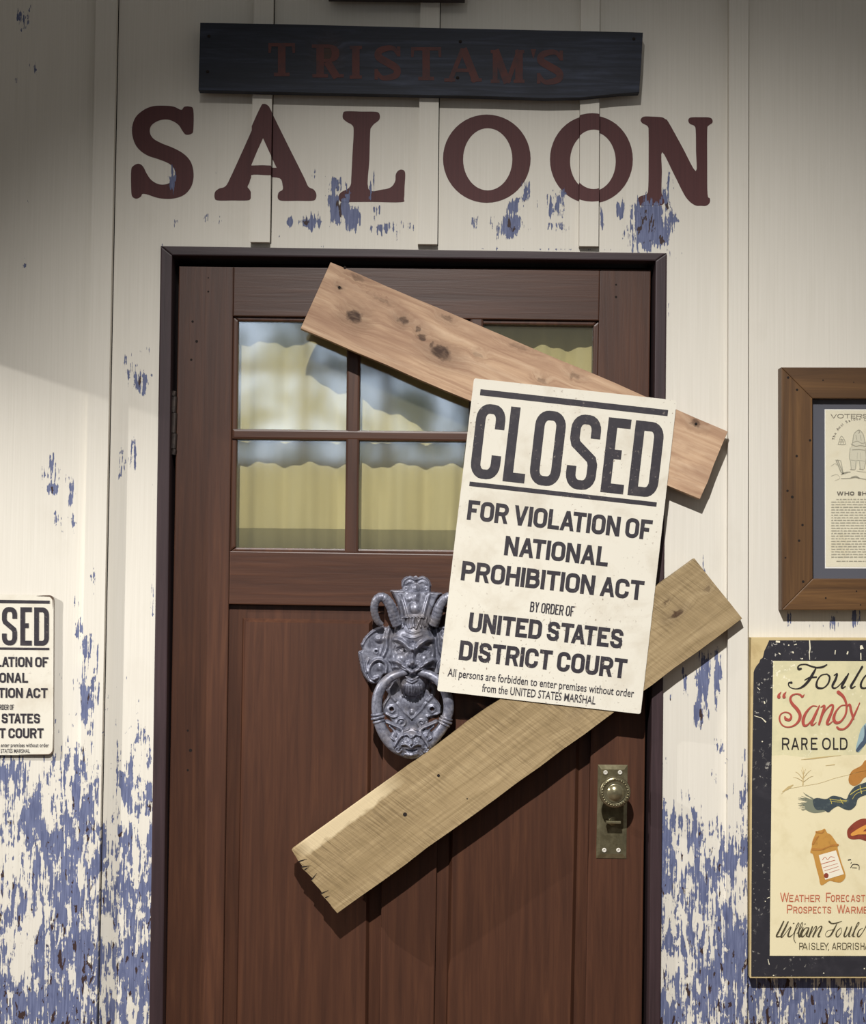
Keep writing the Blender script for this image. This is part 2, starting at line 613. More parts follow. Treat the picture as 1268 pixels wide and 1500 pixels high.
def board_mat(name, px_a, px_b, y, cols, knots, saw=0.0, pale=None, streaks=.5):
    """plank whose grain follows the line a-b; knots given as photo points (u, v, radius along, radius across, depth)"""
    A, B = P(*px_a, y), P(*px_b, y)
    ang = math.atan2(B.z - A.z, B.x - A.x)
    t = NT(name)
    p = t.pos()
    sub = t.n('VectorMath'); sub.operation = 'SUBTRACT'
    t.l(p, sub.inputs[0]); sub.inputs[1].default_value = A
    r = t.n('Mapping'); r.inputs['Rotation'].default_value = (0, ang, 0)
    t.l(sub.outputs[0], r.inputs[0])
    loc = r.outputs[0]
    # bend the grain round the knots
    dark = None
    warp = None
    R = Matrix.Rotation(ang, 3, 'Y')
    jn = t.n('TexNoise'); jn.inputs['Scale'].default_value = 75; jn.inputs['Detail'].default_value = 3
    t.l(loc, jn.inputs['Vector'])
    js = t.n('VectorMath'); js.operation = 'MULTIPLY_ADD'
    t.l(jn.outputs['Color'], js.inputs[0]); js.inputs[1].default_value = (.018, 0, .018); t.l(loc, js.inputs[2])
    jo = t.n('VectorMath'); jo.operation = 'SUBTRACT'; t.l(js.outputs[0], jo.inputs[0]); jo.inputs[1].default_value = (.009, 0, .009)
    kloc = jo.outputs[0]
    for (u, v, ra, rc, dep) in knots:
        k = R @ (P(u, v, y) - A)
        s1 = t.n('VectorMath'); s1.operation = 'SUBTRACT'; t.l(kloc, s1.inputs[0]); s1.inputs[1].default_value = k
        s2 = t.n('VectorMath'); s2.operation = 'MULTIPLY'; t.l(s1.outputs[0], s2.inputs[0]); s2.inputs[1].default_value = (1 / ra, 0, 1 / rc)
        s3 = t.n('VectorMath'); s3.operation = 'LENGTH'; t.l(s2.outputs[0], s3.inputs[0])
        w = t.mrange(s3.outputs['Value'], 0.2, 3.2, 1, 0, True)
        d = t.math('MULTIPLY', t.mrange(s3.outputs['Value'], .55, 1.25, 1, 0, True), dep)
        d2 = t.math('MULTIPLY', w, .35 * dep)
        d = t.math('MAXIMUM', d, d2)
        dark = d if dark is None else t.math('MAXIMUM', dark, d)
        warp = w if warp is None else t.math('MAXIMUM', warp, w)
    g0 = t.mapping(loc, (5, 1, 90))
    if warp is not None:
        cm = t.n('CombineXYZ'); t.l(t.math('MULTIPLY', warp, 1.3), cm.inputs[2]); t.l(t.math('MULTIPLY', warp, .5), cm.inputs[0])
        ad = t.n('VectorMath'); ad.operation = 'ADD'; t.l(g0, ad.inputs[0]); t.l(cm.outputs[0], ad.inputs[1])
        g0 = ad.outputs[0]
    g = t.noise(g0, 1, 6, .6, .8)
    b = t.noise(t.mapping(loc, (4.5, 1, 24), loc=(4, 0, 2)), 1, 5, .62, 1.2)
    col = t.ramp(g, [(.28, cols[0]), (.5, cols[1]), (.75, cols[2])])
    col = t.mix(t.mrange(b, .38, .68, 0, streaks), col, cols[3])
    h = g
    if saw:
        sw = t.noise(t.mapping(loc, (330, 1, 16), (0, .30, 0)), 1, 3, .6, .2)
        sw2 = t.noise(t.mapping(loc, (8, 1, 12), loc=(1, 0, 5)), 1, 3, .6)
        f = t.math('MULTIPLY', t.mrange(sw, .42, .7, 0, saw), t.mrange(sw2, .35, .6, .25, 1))
        col = t.mix(f, col, cols[4])
        h = t.math('ADD', t.math('MULTIPLY', g, .5), t.math('MULTIPLY', sw, -.9))
    if pale:
        k0 = R @ (P(*pale[0], y) - A); k1 = R @ (P(*pale[1], y) - A)
        sx = t.n('SeparateXYZ'); t.l(loc, sx.inputs[0])
        inx = t.math('MULTIPLY', t.mrange(sx.outputs[0], k0.x - .02, k0.x + .01), t.mrange(sx.outputs[0], k1.x - .03, k1.x + .03, 1, 0))
        edge = t.math('ADD', sx.outputs[2], t.math('MULTIPLY', t.noise(t.mapping(loc, (30, 1, 60)), 1, 4, .6), .022))
        inz = t.mrange(edge, k0.z - .004, k0.z + .002)
        col = t.mix(t.math('MULTIPLY', t.math('MULTIPLY', inx, inz), .75), col, pale[2])
    if dark is not None:
        nk = t.noise(t.mapping(loc, (60, 1, 140)), 1, 3, .6, .5)
        col = t.mix(t.math('MULTIPLY', dark, t.mrange(nk, .3, .6, .7, 1)), col, srgb(62, 40, 26))
    t.bump(h, .35, .0015)
    return t.fin(col, .6, 0, .3)


PINE = (srgb(158, 124, 98), srgb(190, 158, 128), srgb(210, 182, 152), srgb(142, 108, 86), srgb(150, 110, 80))
m_pine = board_mat('knotty_pine', (460, 432), (1045, 681), -.035, PINE,
                   [(519, 464, .017, .013, 1.0), (590, 469, .011, .008, .95), (618, 494, .008, .008, .9), (645, 517, .022, .014, 1.0), (612, 483, .006, .005, .9), (632, 505, .006, .005, .8),
                    (654, 466, .012, .006, .6), (497, 421, .006, .005, .9), (523, 407, .018, .005, .55), (760, 508, .020, .006, .45),
                    (793, 557, .010, .006, .5), (841, 551, .012, .006, .55), (1019, 620, .012, .008, .75), (700, 520, .010, .005, .4), (560, 440, .02, .004, .4)], streaks=.7)
m_old = board_mat('rough_sawn_weathered_plank', (460, 1290), (1050, 862), -.035,
                  (srgb(134, 115, 82), srgb(158, 137, 102), srgb(178, 157, 120), srgb(138, 118, 84), srgb(96, 79, 54)),
                  [(991, 899, .016, .006, .95), (1036, 862, .008, .005, .5), (975, 883, .006, .003, .6), (850, 1040, .03, .008, .25)],
                  saw=.75, pale=((447, 1240), (570, 1148), srgb(214, 196, 160)), streaks=.55)
m_plank = board_mat('blue_black_stained_plank', (292, 83), (940, 92), -.03,
                    (srgb(24, 27, 37), srgb(37, 42, 55), srgb(62, 68, 86), srgb(26, 29, 38), srgb(30, 34, 44)), [(481, 80, .014, .018, .9)], streaks=.85)
m_frame_v = wood('stained_frame_upright', srgb(64, 43, 25), srgb(92, 64, 36), srgb(132, 96, 56), scale=.6, rough=.5)
m_frame_h = wood('stained_frame_level', srgb(64, 43, 25), srgb(92, 64, 36), srgb(132, 96, 56), along='x', scale=.6, rough=.5)


def stained(name, c, c2, scale=14, rough=.55, spot_c=None, lo=.52, hi=.75, amt=.6):
    t = NT(name)
    p = t.pos()
    n = t.noise(p, scale, 6, .65, .3)
    col = t.mix(t.mrange(n, lo, hi, 0, amt), c, c2)
    if spot_c:
        s = t.noise(p, 160, 3, .6)
        s2 = t.noise(t.mapping(p, (1, 1, 1), loc=(3, 1, 8)), 9, 3, .6)
        col = t.mix(t.math('MULTIPLY', t.mrange(s, .62, .68), t.mrange(s2, .45, .65)), col, spot_c)
    return t.fin(col, rough)


m_sign = stained('aged_cream_enamel', srgb(216, 211, 197), srgb(186, 175, 155), 12, .5, srgb(130, 112, 96))
m_ink = stained('worn_black_ink', srgb(44, 40, 47), srgb(84, 77, 78), 60, .6, srgb(140, 130, 122), .5, .8, .5)
m_red_on_plank = stained('faded_red_paint', srgb(84, 46, 42), srgb(54, 42, 46), 40, .7, None, .42, .7, .8)
m_tinedge = NT('rusty_tin_edge').fin(srgb(92, 74, 62), .6, .3)
m_mat = NT('slate_mount').fin(srgb(88, 89, 98), .7)
m_paper = stained('yellowed_paper', srgb(230, 223, 198), srgb(214, 200, 162), 18, .8)
m_engr = NT('grey_engraving_ink').fin(srgb(118, 112, 100), .8)
m_engr_l = NT('light_engraving_ink').fin(srgb(172, 167, 148), .8)
m_engr_m = NT('pale_engraving_wash').fin(srgb(214, 209, 187), .8)
m_white = NT('white_bevel_cut').fin(srgb(244, 242, 236), .7)
m_pblack = stained('poster_black_border', srgb(45, 44, 50), srgb(62, 60, 66), 25, .45, srgb(190, 186, 176))
m_pedge = stained('poster_board_edge', srgb(196, 176, 130), srgb(160, 134, 88), 30, .8)
m_sky = stained('poster_snowy_sky', srgb(216, 208, 168), srgb(190, 186, 150), 28, .6, srgb(236, 230, 204), .45, .7)
m_snow = stained('poster_snow', srgb(226, 215, 178), srgb(208, 194, 152), 22, .6)
m_pred = stained('poster_red_ink', srgb(172, 78, 66), srgb(154, 68, 58), 60, .6)
m_pred2 = NT('poster_rust_ink').fin(srgb(188, 104, 76), .6)
m_pblk = NT('poster_black_ink').fin(srgb(38, 34, 34), .6)
m_polive = NT('poster_olive_ink').fin(srgb(76, 68, 48), .6)
m_scarf = stained('poster_scarf_ink', srgb(60, 70, 76), srgb(98, 110, 108), 120, .6)
m_tassel = NT('poster_tassel_ink').fin(srgb(122, 126, 108), .6)
m_yel = NT('poster_yellow_ink').fin(srgb(202, 186, 92), .6)
m_mitt = stained('poster_mitten_ink', srgb(178, 122, 58), srgb(140, 90, 40), 90, .6)
m_coat = stained('poster_coat_ink', srgb(150, 174, 178), srgb(92, 120, 140), 60, .6)
m_coat_d = NT('poster_coat_dark_ink').fin(srgb(70, 84, 102), .6)
m_shoe = stained('poster_shoe_ink', srgb(138, 62, 44), srgb(60, 34, 30), 80, .6)
m_orange = NT('poster_orange_ink').fin(srgb(216, 150, 70), .6)
m_bottle = stained('poster_bottle_ink', srgb(190, 140, 66), srgb(150, 104, 48), 90, .6)
m_plabel = NT('poster_bottle_label').fin(srgb(232, 224, 204), .6)
m_wash = NT('poster_brown_wash').fin(srgb(190, 168, 118), .6)


def metal(name, c, c2, c3, scale, rough, met=.35):
    t = NT(name)
    p = t.pos()
    n = t.noise(p, scale, 5, .65, .3)
    n2 = t.noise(p, scale * .25, 3, .6)
    col = t.mix(t.mrange(n, .38, .66), c, c2)
    col = t.mix(t.mrange(n2, .5, .68, 0, .7), col, c3)
    t.bump(n, .25, .0008)
    return t.fin(col, rough, met, .5)


m_bronze = metal('blue_grey_patinated_bronze', srgb(92, 93, 106), srgb(148, 150, 164), srgb(114, 107, 105), 110, .42)
m_brass = metal('aged_brass', srgb(122, 114, 88), srgb(160, 152, 122), srgb(84, 78, 60), 45, .24, .7)
m_screw = NT('pale_screw_head').fin(srgb(206, 202, 192), .5, .1)
m_steel = metal('dark_iron', srgb(44, 38, 36), srgb(66, 56, 50), srgb(50, 40, 36), 90, .5)

t = NT('window_glass')
gl = t.n('BsdfGlossy'); gl.inputs['Roughness'].default_value = .06
gl.inputs['Color'].default_value = (.9, .95, 1, 1)
tr = t.n('BsdfTransparent'); tr.inputs['Color'].default_value = (.98, .98, .96, 1)
df = t.n('BsdfDiffuse'); df.inputs['Color'].default_value = srgb(176, 174, 150)
mx = t.n('MixShader'); mx.inputs[0].default_value = .10
t.l(tr.outputs[0], mx.inputs[1]); t.l(df.outputs[0], mx.inputs[2])
mx2 = t.n('MixShader'); mx2.inputs[0].default_value = .13
t.l(mx.outputs[0], mx2.inputs[1]); t.l(gl.outputs[0], mx2.inputs[2])
t.l(mx2.outputs[0], t.out.inputs[0])
m_glass = t.m
t = NT('picture_glass')
gl = t.n('BsdfGlossy'); gl.inputs['Roughness'].default_value = .03
tr = t.n('BsdfTransparent')
mx = t.n('MixShader'); mx.inputs[0].default_value = .05
t.l(tr.outputs[0], mx.inputs[1]); t.l(gl.outputs[0], mx.inputs[2]); t.l(mx.outputs[0], t.out.inputs[0])
m_pglass = t.m
t = NT('olive_cloth')
cl = t.noise(t.mapping(t.pos(), (16, 1, 1.5)), 1, 3, .5)
m_cloth = t.fin(t.mix(t.mrange(cl, .35, .65), srgb(238, 226, 172), srgb(222, 208, 150)), .9)
m_hem = NT('olive_cloth_hem').fin(srgb(150, 142, 100), .9)
m_floor = wood('floor_boards', srgb(70, 50, 36), srgb(96, 70, 50), srgb(120, 90, 64), along='x')
m_far = NT('far_plaster').fin(srgb(120, 112, 104), .8)
t = NT('daylight_window')
em = t.n('Emission'); em.inputs['Strength'].default_value = 3.5
tn = t.noise(t.mapping(t.pos(), (1, 1, 1)), 5, 4, .65, .8)
t.l(t.ramp(tn, [(.42, (.05, .06, .04, 1)), (.5, (.35, .42, .5, 1)), (.62, (.75, .85, 1, 1))]), em.inputs[0])
t.l(em.outputs[0], t.out.inputs[0])
m_day = t.m

# ------------------------------------------------------------------ where the paint has flaked (photo points: u, v, ru, rv, strength)
BL = [(35, 25, 16, 26, .50), (50, 70, 12, 16, .3), (52, 100, 12, 18, .36), (30, 122, 10, 12, .36), (50, 150, 8, 12, .3), (48, 250, 14, 24, .34), (40, 300, 12, 24, .34),
      (38, 380, 10, 30, .36), (60, 380, 8, 26, .3), (70, 450, 10, 20, .28), (82, 690, 16, 28, .42), (76, 716, 9, 10, .66), (105, 720, 8, 30, .45), (82, 760, 12, 28, .44), (108, 770, 7, 26, .45),
      (44, 828, 12, 10, .42), (138, 748, 14, 26, .36), (140, 836, 12, 14, .34), (108, 880, 12, 34, .46),
      (190, 535, 16, 26, .46), (205, 560, 22, 22, .50), (212, 515, 8, 26, .42), (175, 625, 14, 14, .36), (182, 672, 9, 26, .50), (198, 660, 8, 36, .42), (195, 775, 16, 14, .34),
      (226, 730, 7, 40, .42), (222, 810, 10, 24, .44), (224, 880, 8, 40, .46),
      (253, 262, 7, 22, .55), (256, 320, 9, 24, .42), (300, 322, 34, 9, .44), (282, 285, 12, 12, .36), (315, 260, 10, 50, .26), (320, 200, 10, 40, .26),
      (423, 325, 12, 8, .50), (455, 325, 16, 12, .62), (458, 262, 8, 30, .38), (446, 205, 10, 8, .32), (404, 345, 10, 12, .5), (492, 272, 12, 16, .56), (496, 305, 16, 26, .66), (515, 325, 16, 22, .60),
      (540, 335, 26, 14, .5), (545, 275, 8, 36, .5), (552, 310, 12, 20, .54), (575, 335, 14, 14, .48), (600, 332, 8, 10, .4), (694, 328, 6, 16, .58), (722, 320, 8, 26, .46), (752, 332, 16, 18, .70), (752, 302, 14, 14, .56),
      (770, 285, 8, 28, .58), (776, 330, 8, 20, .5), (805, 300, 16, 24, .56), (825, 300, 8, 24, .5), (812, 330, 22, 12, .46), (882, 315, 5, 22, .62), (908, 308, 8, 14, .58), (945, 330, 28, 34, .70), (965, 345, 12, 18, .66),
      (980, 265, 7, 20, .55), (980, 310, 12, 50, .52), (988, 372, 14, 18, .50), (978, 420, 6, 50, .36), (1000, 650, 60, 120, .20), (1028, 800, 14, 60, .30),
      (1040, 720, 8, 20, .42), (1022, 755, 8, 12, .42), (1024, 870, 14, 14, .4), (1004, 995, 8, 34, .52), (1028, 1010, 12, 60, .54), (1024, 1046, 12, 20, .64), (1052, 985, 6, 50, .5), (985, 1020, 14, 14, .44),
      (1155, 905, 8, 14, .42), (1222, 905, 11, 18, .60), (1252, 905, 9, 18, .60), (1205, 915, 30, 8, .36), (345, 358, 90, 4, .40), (780, 366, 190, 4, .40), (520, 360, 60, 4, .42),
      (1086, 1110, 8, 40, .46), (110, 920, 14, 30, .5), (130, 945, 12, 26, .52), (125, 1030, 10, 60, .62), (130, 1130, 12, 60, .56), (235, 358, 6, 10, .5)]
BLA = np.array(BL)


def chip(x, z):
    u, v = proj(x, 0, z)
    g = np.exp(-(((u - BLA[:, 0]) / BLA[:, 2]) ** 2 + ((v - BLA[:, 1]) / BLA[:, 3]) ** 2) * .5) * BLA[:, 4]
    d = float(g.max()) * 1.27
    base = .10
    if u < 600:
        base += .49 * min(1, max(0, (v - 860) / 270)) + .10 * min(1, max(0, (v - 1120) / 300))
        if 150 < u < 190: base -= .05 * (v < 1100)
        if 108 < u < 145 and v > 960: base += .07
    elif u < 1110:
        base += .53 * min(1, max(0, (v - 980) / 270)) + .08 * min(1, max(0, (v - 1250) / 250))
    else:
        base += .62 * min(1, max(0, (v - 1380) / 60))
    return min(1.0, max(d, base))


def set_chip(o):
    off = wloc(o)
    me = o.data
    a = me.attributes.new('chip', 'FLOAT', 'POINT')
    a.data.foreach_set('value', [chip(vv.co.x + off.x, vv.co.z + off.z) for vv in me.vertices])


# ------------------------------------------------------------------ the setting
def lin(a, b, step):
    n = max(1, int(round((b - a) / step)))
    return [a + (b - a) * i / n for i in range(n + 1)]


OX0, OX1 = P(244, 366).x, P(966, 376).x             # the doorway in the wall
OZ = P(600, 370).z
WX0, WX1, WZ1 = -1.75, 1.75, 2.95
bm = bmesh.new()
xs = lin(WX0, -.85, .1)[:-1] + lin(-.85, OX0, .007)[:-1] + lin(OX0, OX1, .007)[:-1] + lin(OX1, .85, .007)[:-1] + lin(.85, WX1, .1)
zs = lin(0, .5, .1)[:-1] + lin(.5, OZ, .009)[:-1] + lin(OZ, 2.5, .009)[:-1] + lin(2.5, WZ1, .1)
V = [[bm.verts.new((x, 0, z)) for z in zs] for x in xs]
for i in range(len(xs) - 1):
    for j in range(len(zs) - 1):
        if OX0 - 1e-6 <= xs[i] and xs[i + 1] <= OX1 + 1e-6 and zs[j + 1] <= OZ + 1e-6:
            continue
        bm.faces.new((V[i][j], V[i + 1][j], V[i + 1][j + 1], V[i][j + 1]))
loose = [v for v in bm.verts if not v.link_faces]
bmesh.ops.delete(bm, geom=loose, context='VERTS')
for a, b in (((OX0, 0), (OX0, OZ)), ((OX0, OZ), (OX1, OZ)), ((OX1, OZ), (OX1, 0))):   # thickness of the wall in the doorway
    poly_face(bm, [(a[0], 0, a[1]), (b[0], 0, b[1]), (b[0], .12, b[1]), (a[0], .12, a[1])])
wall = link('wall_back', bm, m_wall, recalc=False, kind='structure', origin=1, label='cream boarded wall with paint flaking to blue round the door')
set_chip(wall)


def gridbox(name, x0, x1, z0, z1, th, mat, label, seam_shade=(1, 1)):
    bm = bmesh.new()
    xs = lin(x0, x1, .008); zs = lin(z0, z1, .01)
    V = [[bm.verts.new((x, -th, z)) for z in zs] for x in xs]
    for i in range(len(xs) - 1):
        for j in range(len(zs) - 1):
            bm.faces.new((V[i][j], V[i + 1][j], V[i + 1][j + 1], V[i][j + 1]))
    W = [[bm.verts.new((x, -.0002, z)) for z in zs] for x in (x0, x1)]
    for k, col in ((0, V[0]), (1, V[-1])):
        for j in range(len(zs) - 1):
            bm.faces.new((col[j], col[j + 1], W[k][j + 1], W[k][j]))
    for j in (0, -1):
        bm.faces.new([r[j] for r in V] + [W[1][j], W[0][j]])
    for k, (a, b) in enumerate(((x0 - .0016, x0), (x1, x1 + .0016))):     # dark strip beside the batten: open crack, painted shade on the right-hand batten
        if seam_shade[k]: poly_face(bm, [(a, -.0004, z0), (b, -.0004, z0), (b, -.0004, z1), (a, -.0004, z1)], 1)
    o = link(name, bm, [mat, m_hole], kind='structure', label=label, recalc=False)
    set_chip(o)
    return o


BT = .0135
BATTEN = []
for nm, ua, ub, vv, z0, z1, lab in (
        ('trim_1', 140.5, 171, 10, 0.0, 2.95, 'tall cream batten left of the door'),
        ('trim_2', 1067.5, 1096, 10, 0.0, 2.95, 'tall cream batten right of the door'),
        ('trim_3', 369.5, 398, 150, P(380, 357).z, 2.95, 'short cream batten above the door behind the letter A'),
        ('trim_4', 614, 642.5, 150, P(625, 360).z, 2.95, 'short cream batten above the middle of the door'),
        ('trim_5', 849.5, 877.5, 150, P(862, 363).z, 2.95, 'short cream batten above the door behind the second letter O')):
    x0, x1 = P(ua, vv, -BT).x, P(ub, vv, -BT).x
    gridbox(nm, x0, x1, z0, z1, BT, m_wall, lab, (1, 1) if nm == 'trim_1' else (0, 1))
    BATTEN.append((x0, x1))

# door casing
CF = -.008
for nm, poly, mt in (('trim_6', [(235, 360), (252, 374), (238, 1530), (217.5, 1530)], m_casing),
                     ('trim_7', [(976.5, 370.5), (960, 382), (949.5, 1530), (967, 1530)], m_casing),
                     ('trim_8', [(235, 360), (976.5, 370.5), (960, 382), (252, 374)], m_casing_h)):
    bm = bmesh.new()
    if nm != 'trim_8':
        (a, b), (c, d), (e, f), (g, h) = poly
        s = 1.0
        bot_in, bot_out = P(e, f, CF), P(g, h, CF)
        fr = [P(a, b, CF), P(c, d, CF), bot_in, bot_out]
        fr[2] = fr[1] + (fr[2] - fr[1]) * ((fr[1].z - 0.0) / (fr[1].z - fr[2].z))
        fr[3] = fr[0] + (fr[3] - fr[0]) * ((fr[0].z - 0.0) / (fr[0].z - fr[3].z))
        prism_w(bm, fr, [Vector((q.x, .11, q.z)) for q in fr], bevel=.0025)
    else:
        prism(bm, poly, CF, .11, bevel=.0025)
    link(nm, bm, mt, kind='structure', label={'trim_6': 'dark brown left jamb of the doorway', 'trim_7': 'dark brown right jamb of the doorway', 'trim_8': 'dark brown head of the doorway'}[nm])

# board fixed above the sign, whose shadow falls into the picture
bm = bmesh.new()
a, b = P(480, -6, -.04), P(681, -4, -.04)
prism_w(bm, [(a.x, -.04, a.z), (b.x, -.04, a.z), (b.x, -.04, a.z + .16), (a.x, -.04, a.z + .16)],
        [(a.x, -BT, a.z), (b.x, -BT, a.z), (b.x, -BT, a.z + .16), (a.x, -BT, a.z + .16)], bevel=.002)
link('trim_9', bm, m_casing_h, kind='structure', label='dark brown board fixed to the wall above the plank sign')

# unseen block added to keep the side light off the upper wall
bm = bmesh.new()
ex = -1.15
ez = LINE.z + .30 * (LINE.x - ex)
box(bm, ex - .06, ex, -1.0, -.001, ez, 2.95)
link('side_light_blocker', bm, m_wall, kind='structure', label='unseen cream block added beyond the left edge to cut the side light')

bm = bmesh.new()
box(bm, -3.2, 3.2, -6.0, 1.0, -.05, 0)
link('floor', bm, m_floor, kind='structure')
bm = bmesh.new()
box(bm, -3.2, 3.2, -6.1, -6.0, 0, 3.4)
link('wall_front', bm, m_far, kind='structure')
bm = bmesh.new()
box(bm, -1.7, .2, -6.0, -5.985, 2.05, 3.2)
w1 = link('window_1', bm, m_day, kind='structure')
bm = bmesh.new()
for x in (-1.7, -1.24, -.76, -.28, .2):
    box(bm, x - .03, x + .03, -5.985, -5.95, 2.05, 3.2)
for z in (2.05, 2.62, 3.2):
    box(bm, -1.73, .23, -5.985, -5.955, z - .03, z + .03)
link('window_frame', bm, m_casing, parent=w1)

# ------------------------------------------------------------------ the painted word on wall and battens
def zz(k):
    off = 150 if k == 1 else 600
    return lambda p: (off + p[0] / 2.30545, p[1] / 2.30545)


def smooth_closed(pts, n=5):
    return [tuple(p) for p in catmull(pts, n, True)]


def ell(cx, cy, rx, ry, n=48):
    return [(cx + rx * math.cos(2 * math.pi * i / n), cy + ry * math.sin(2 * math.pi * i / n)) for i in range(n)]


S_ = [(205, 357), (240, 360), (266, 371), (276, 361), (294, 360), (307, 371), (307, 438), (300, 452), (283, 455), (272, 445), (255, 420), (226, 405), (195, 406), (167, 422), (160, 445), (171, 467), (200, 484),
      (240, 500), (275, 520), (299, 548), (308, 588), (301, 628), (276, 658), (236, 671), (190, 669), (152, 657), (135, 655), (130, 664), (115, 671), (101, 664), (97, 640), (97, 576), (105, 560), (122, 553),
      (137, 562), (149, 585), (165, 608), (190, 622), (216, 622), (238, 610), (246, 590), (240, 567), (222, 551), (190, 538), (150, 524), (120, 501), (104, 470), (100, 432), (112, 396), (140, 371), (170, 359)]
A_ = [(548, 359), (562, 365), (572, 381), (626, 490), (680, 598), (695, 630), (713, 640), (722, 655), (720, 671), (708, 678), (655, 678), (605, 678), (592, 669), (595, 650), (608, 641), (608, 625), (598, 602),
      (550, 598), (506, 598), (496, 618), (490, 631), (497, 641), (503, 655), (500, 671), (488, 677), (440, 677), (390, 677), (379, 669), (380, 649), (394, 637), (414, 630), (430, 604), (482, 490), (534, 374)]
A_H = [(545, 474), (566, 520), (588, 567), (545, 565), (505, 566), (524, 520)]
L_ = [(822, 376), (875, 377), (925, 378), (936, 388), (934, 405), (918, 418), (908, 430), (904, 446), (901, 540), (898, 638), (945, 640), (974, 632), (988, 612), (990, 590), (998, 577), (1011, 573), (1022, 584),
      (1020, 630), (1018, 670), (1009, 683), (910, 682), (816, 682), (800, 676), (798, 660), (808, 648), (828, 638), (838, 624), (840, 600), (844, 520), (848, 441), (842, 422), (825, 412), (812, 400), (812, 384)]
N_ = [(790, 394), (820, 394), (850, 396), (862, 402), (874, 414), (920, 497), (965, 578), (966, 510), (965, 441), (960, 425), (945, 418), (940, 406), (948, 397), (980, 396), (1011, 397), (1021, 404), (1021, 415), (1008, 425),
      (1004, 441), (1004, 550), (1005, 655), (1013, 670), (1012, 685), (1000, 695), (982, 695), (965, 694), (945, 681), (925, 655), (890, 585), (852, 514), (851, 580), (850, 650), (858, 664), (860, 682), (848, 693),
      (812, 694), (778, 694), (768, 687), (768, 673), (780, 662), (800, 655), (805, 630), (806, 540), (806, 450), (803, 427), (785, 416), (779, 405)]


def letter_mesh(outer, hole, z):
    out = [P(*z(p), 0) for p in outer]
    loops = [out]
    if hole: loops.append([P(*z(p), 0) for p in hole])
    flat = [[Vector((q.x, q.z, 0)) for q in lp] for lp in loops]
    allp = [q for lp in loops for q in lp]
    tri = tessellate_polygon(flat)
    bm = bmesh.new()
    vs = [bm.verts.new((q.x, 0, q.z)) for q in allp]
    for t3 in tri:
        try: bm.faces.new([vs[i] for i in t3])
        except ValueError: pass
    x0, x1 = min(q.x for q in allp), max(q.x for q in allp)
    z0, z1 = min(q.z for q in allp), max(q.z for q in allp)
    cuts = [((x, 0, 0), (1, 0, 0)) for x in lin(x0, x1, .012)[1:-1]] + [((0, 0, zc), (0, 0, 1)) for zc in lin(z0, z1, .012)[1:-1]]
    for a, b in BATTEN:
        cuts += [((a - .0004, 0, 0), (1, 0, 0)), ((b + .0004, 0, 0), (1, 0, 0))]
    for co, no in cuts:
        bmesh.ops.bisect_plane(bm, geom=bm.verts[:] + bm.edges[:] + bm.faces[:], plane_co=co, plane_no=no)
    # paint lies on the wall, and on the face and edges of a batten where one crosses
    up = [f for f in bm.faces if any(a - .0005 < f.calc_center_median().x < b + .0005 for a, b in BATTEN)]
    if up:
        r = bmesh.ops.extrude_face_region(bm, geom=up)
        for v in r['geom']:
            if isinstance(v, bmesh.types.BMVert): v.co.y = -BT - .0004
        bmesh.ops.delete(bm, geom=[f for f in up if f.is_valid], context='FACES_ONLY')
    for v in bm.verts:
        if v.co.y > -.001: v.co.y = -.0004
    return bm


for ch, o_, h_, k in (('S', S_, None, 1), ('A', A_, A_H, 1), ('L', L_, None, 1), ('O', ell(260, 536, 148, 149), ell(263, 538, 83, 105), 2),
                      ('O', ell(613, 538.5, 140, 148.5), ell(618, 545, 77, 100), 2), ('N', N_, None, 2)):
    outer = smooth_closed(o_, 4) if ch != 'O' else o_
    hole = smooth_closed(h_, 4) if ch == 'A' else h_
    if ch == 'A': hole = h_
    bm = letter_mesh(outer, hole, zz(k))
    o = link('painted_letter', bm, m_letter, parent=wall, recalc=False, label='maroon painted letter ' + ch + ' of the word SALOON')
    set_chip(o)

# ------------------------------------------------------------------ the door
DF = .019
door = empty('door_1', P(600, 1520, DF) * 1.0, kind='structure', label='dark red-brown panelled door with six glass panes')
door.location = (P(600, 900, DF).x, DF, 0)


def member(name, px, mat, yf=DF, yb=DF + .042, bevel=.002, holes=(), foot=False, **k):
    bm = bmesh.new()
    prism(bm, px, yf, yb, bevel=bevel)
    mats = [mat, m_hole]
    for (u, v, r) in holes:
        disc(bm, P(u, v, yf), r, yf - .0004, 1, 10)
    return link(name, bm, mats, parent=door, **k)


member('stile', [(262, 390), (342, 391), (325.5, 1520), (242, 1520)], m_door_v,
       holes=[(305, 407, .0012), (305, 427, .0018), (282, 471, .0022), (288, 500, .0026), (280, 527, .0022), (275, 1070, .002), (279, 1099, .003), (275, 1128, .002)])
member('stile', [(878.5, 394), (953, 395), (939.5, 1520), (856.5, 1520)], m_door_v, holes=[(902, 417, .0018), (902, 435, .0022)])
member('rail', [(342, 391), (878.5, 394), (877, 469.5), (341, 463)], m_door_h)
member('rail', [(336.4, 807), (870.5, 815), (869, 893), (335, 885)], m_door_h)
member('mullion', [(563, 888), (646, 889.5), (635, 1520), (556, 1520)], m_door_v)
member('muntin', [(340, 628), (874, 634), (873.6, 649), (339.6, 643)], m_door_h, yf=DF + .001, bevel=.004)
for a, b, c, d in ((508.5, 528, 504.5, 524.5), (688.5, 708, 684.5, 704.5)):
    member('muntin', [(a, 462), (b, 463), (d, 812), (c, 811)], m_door_v, yf=DF + .0015, bevel=.004)
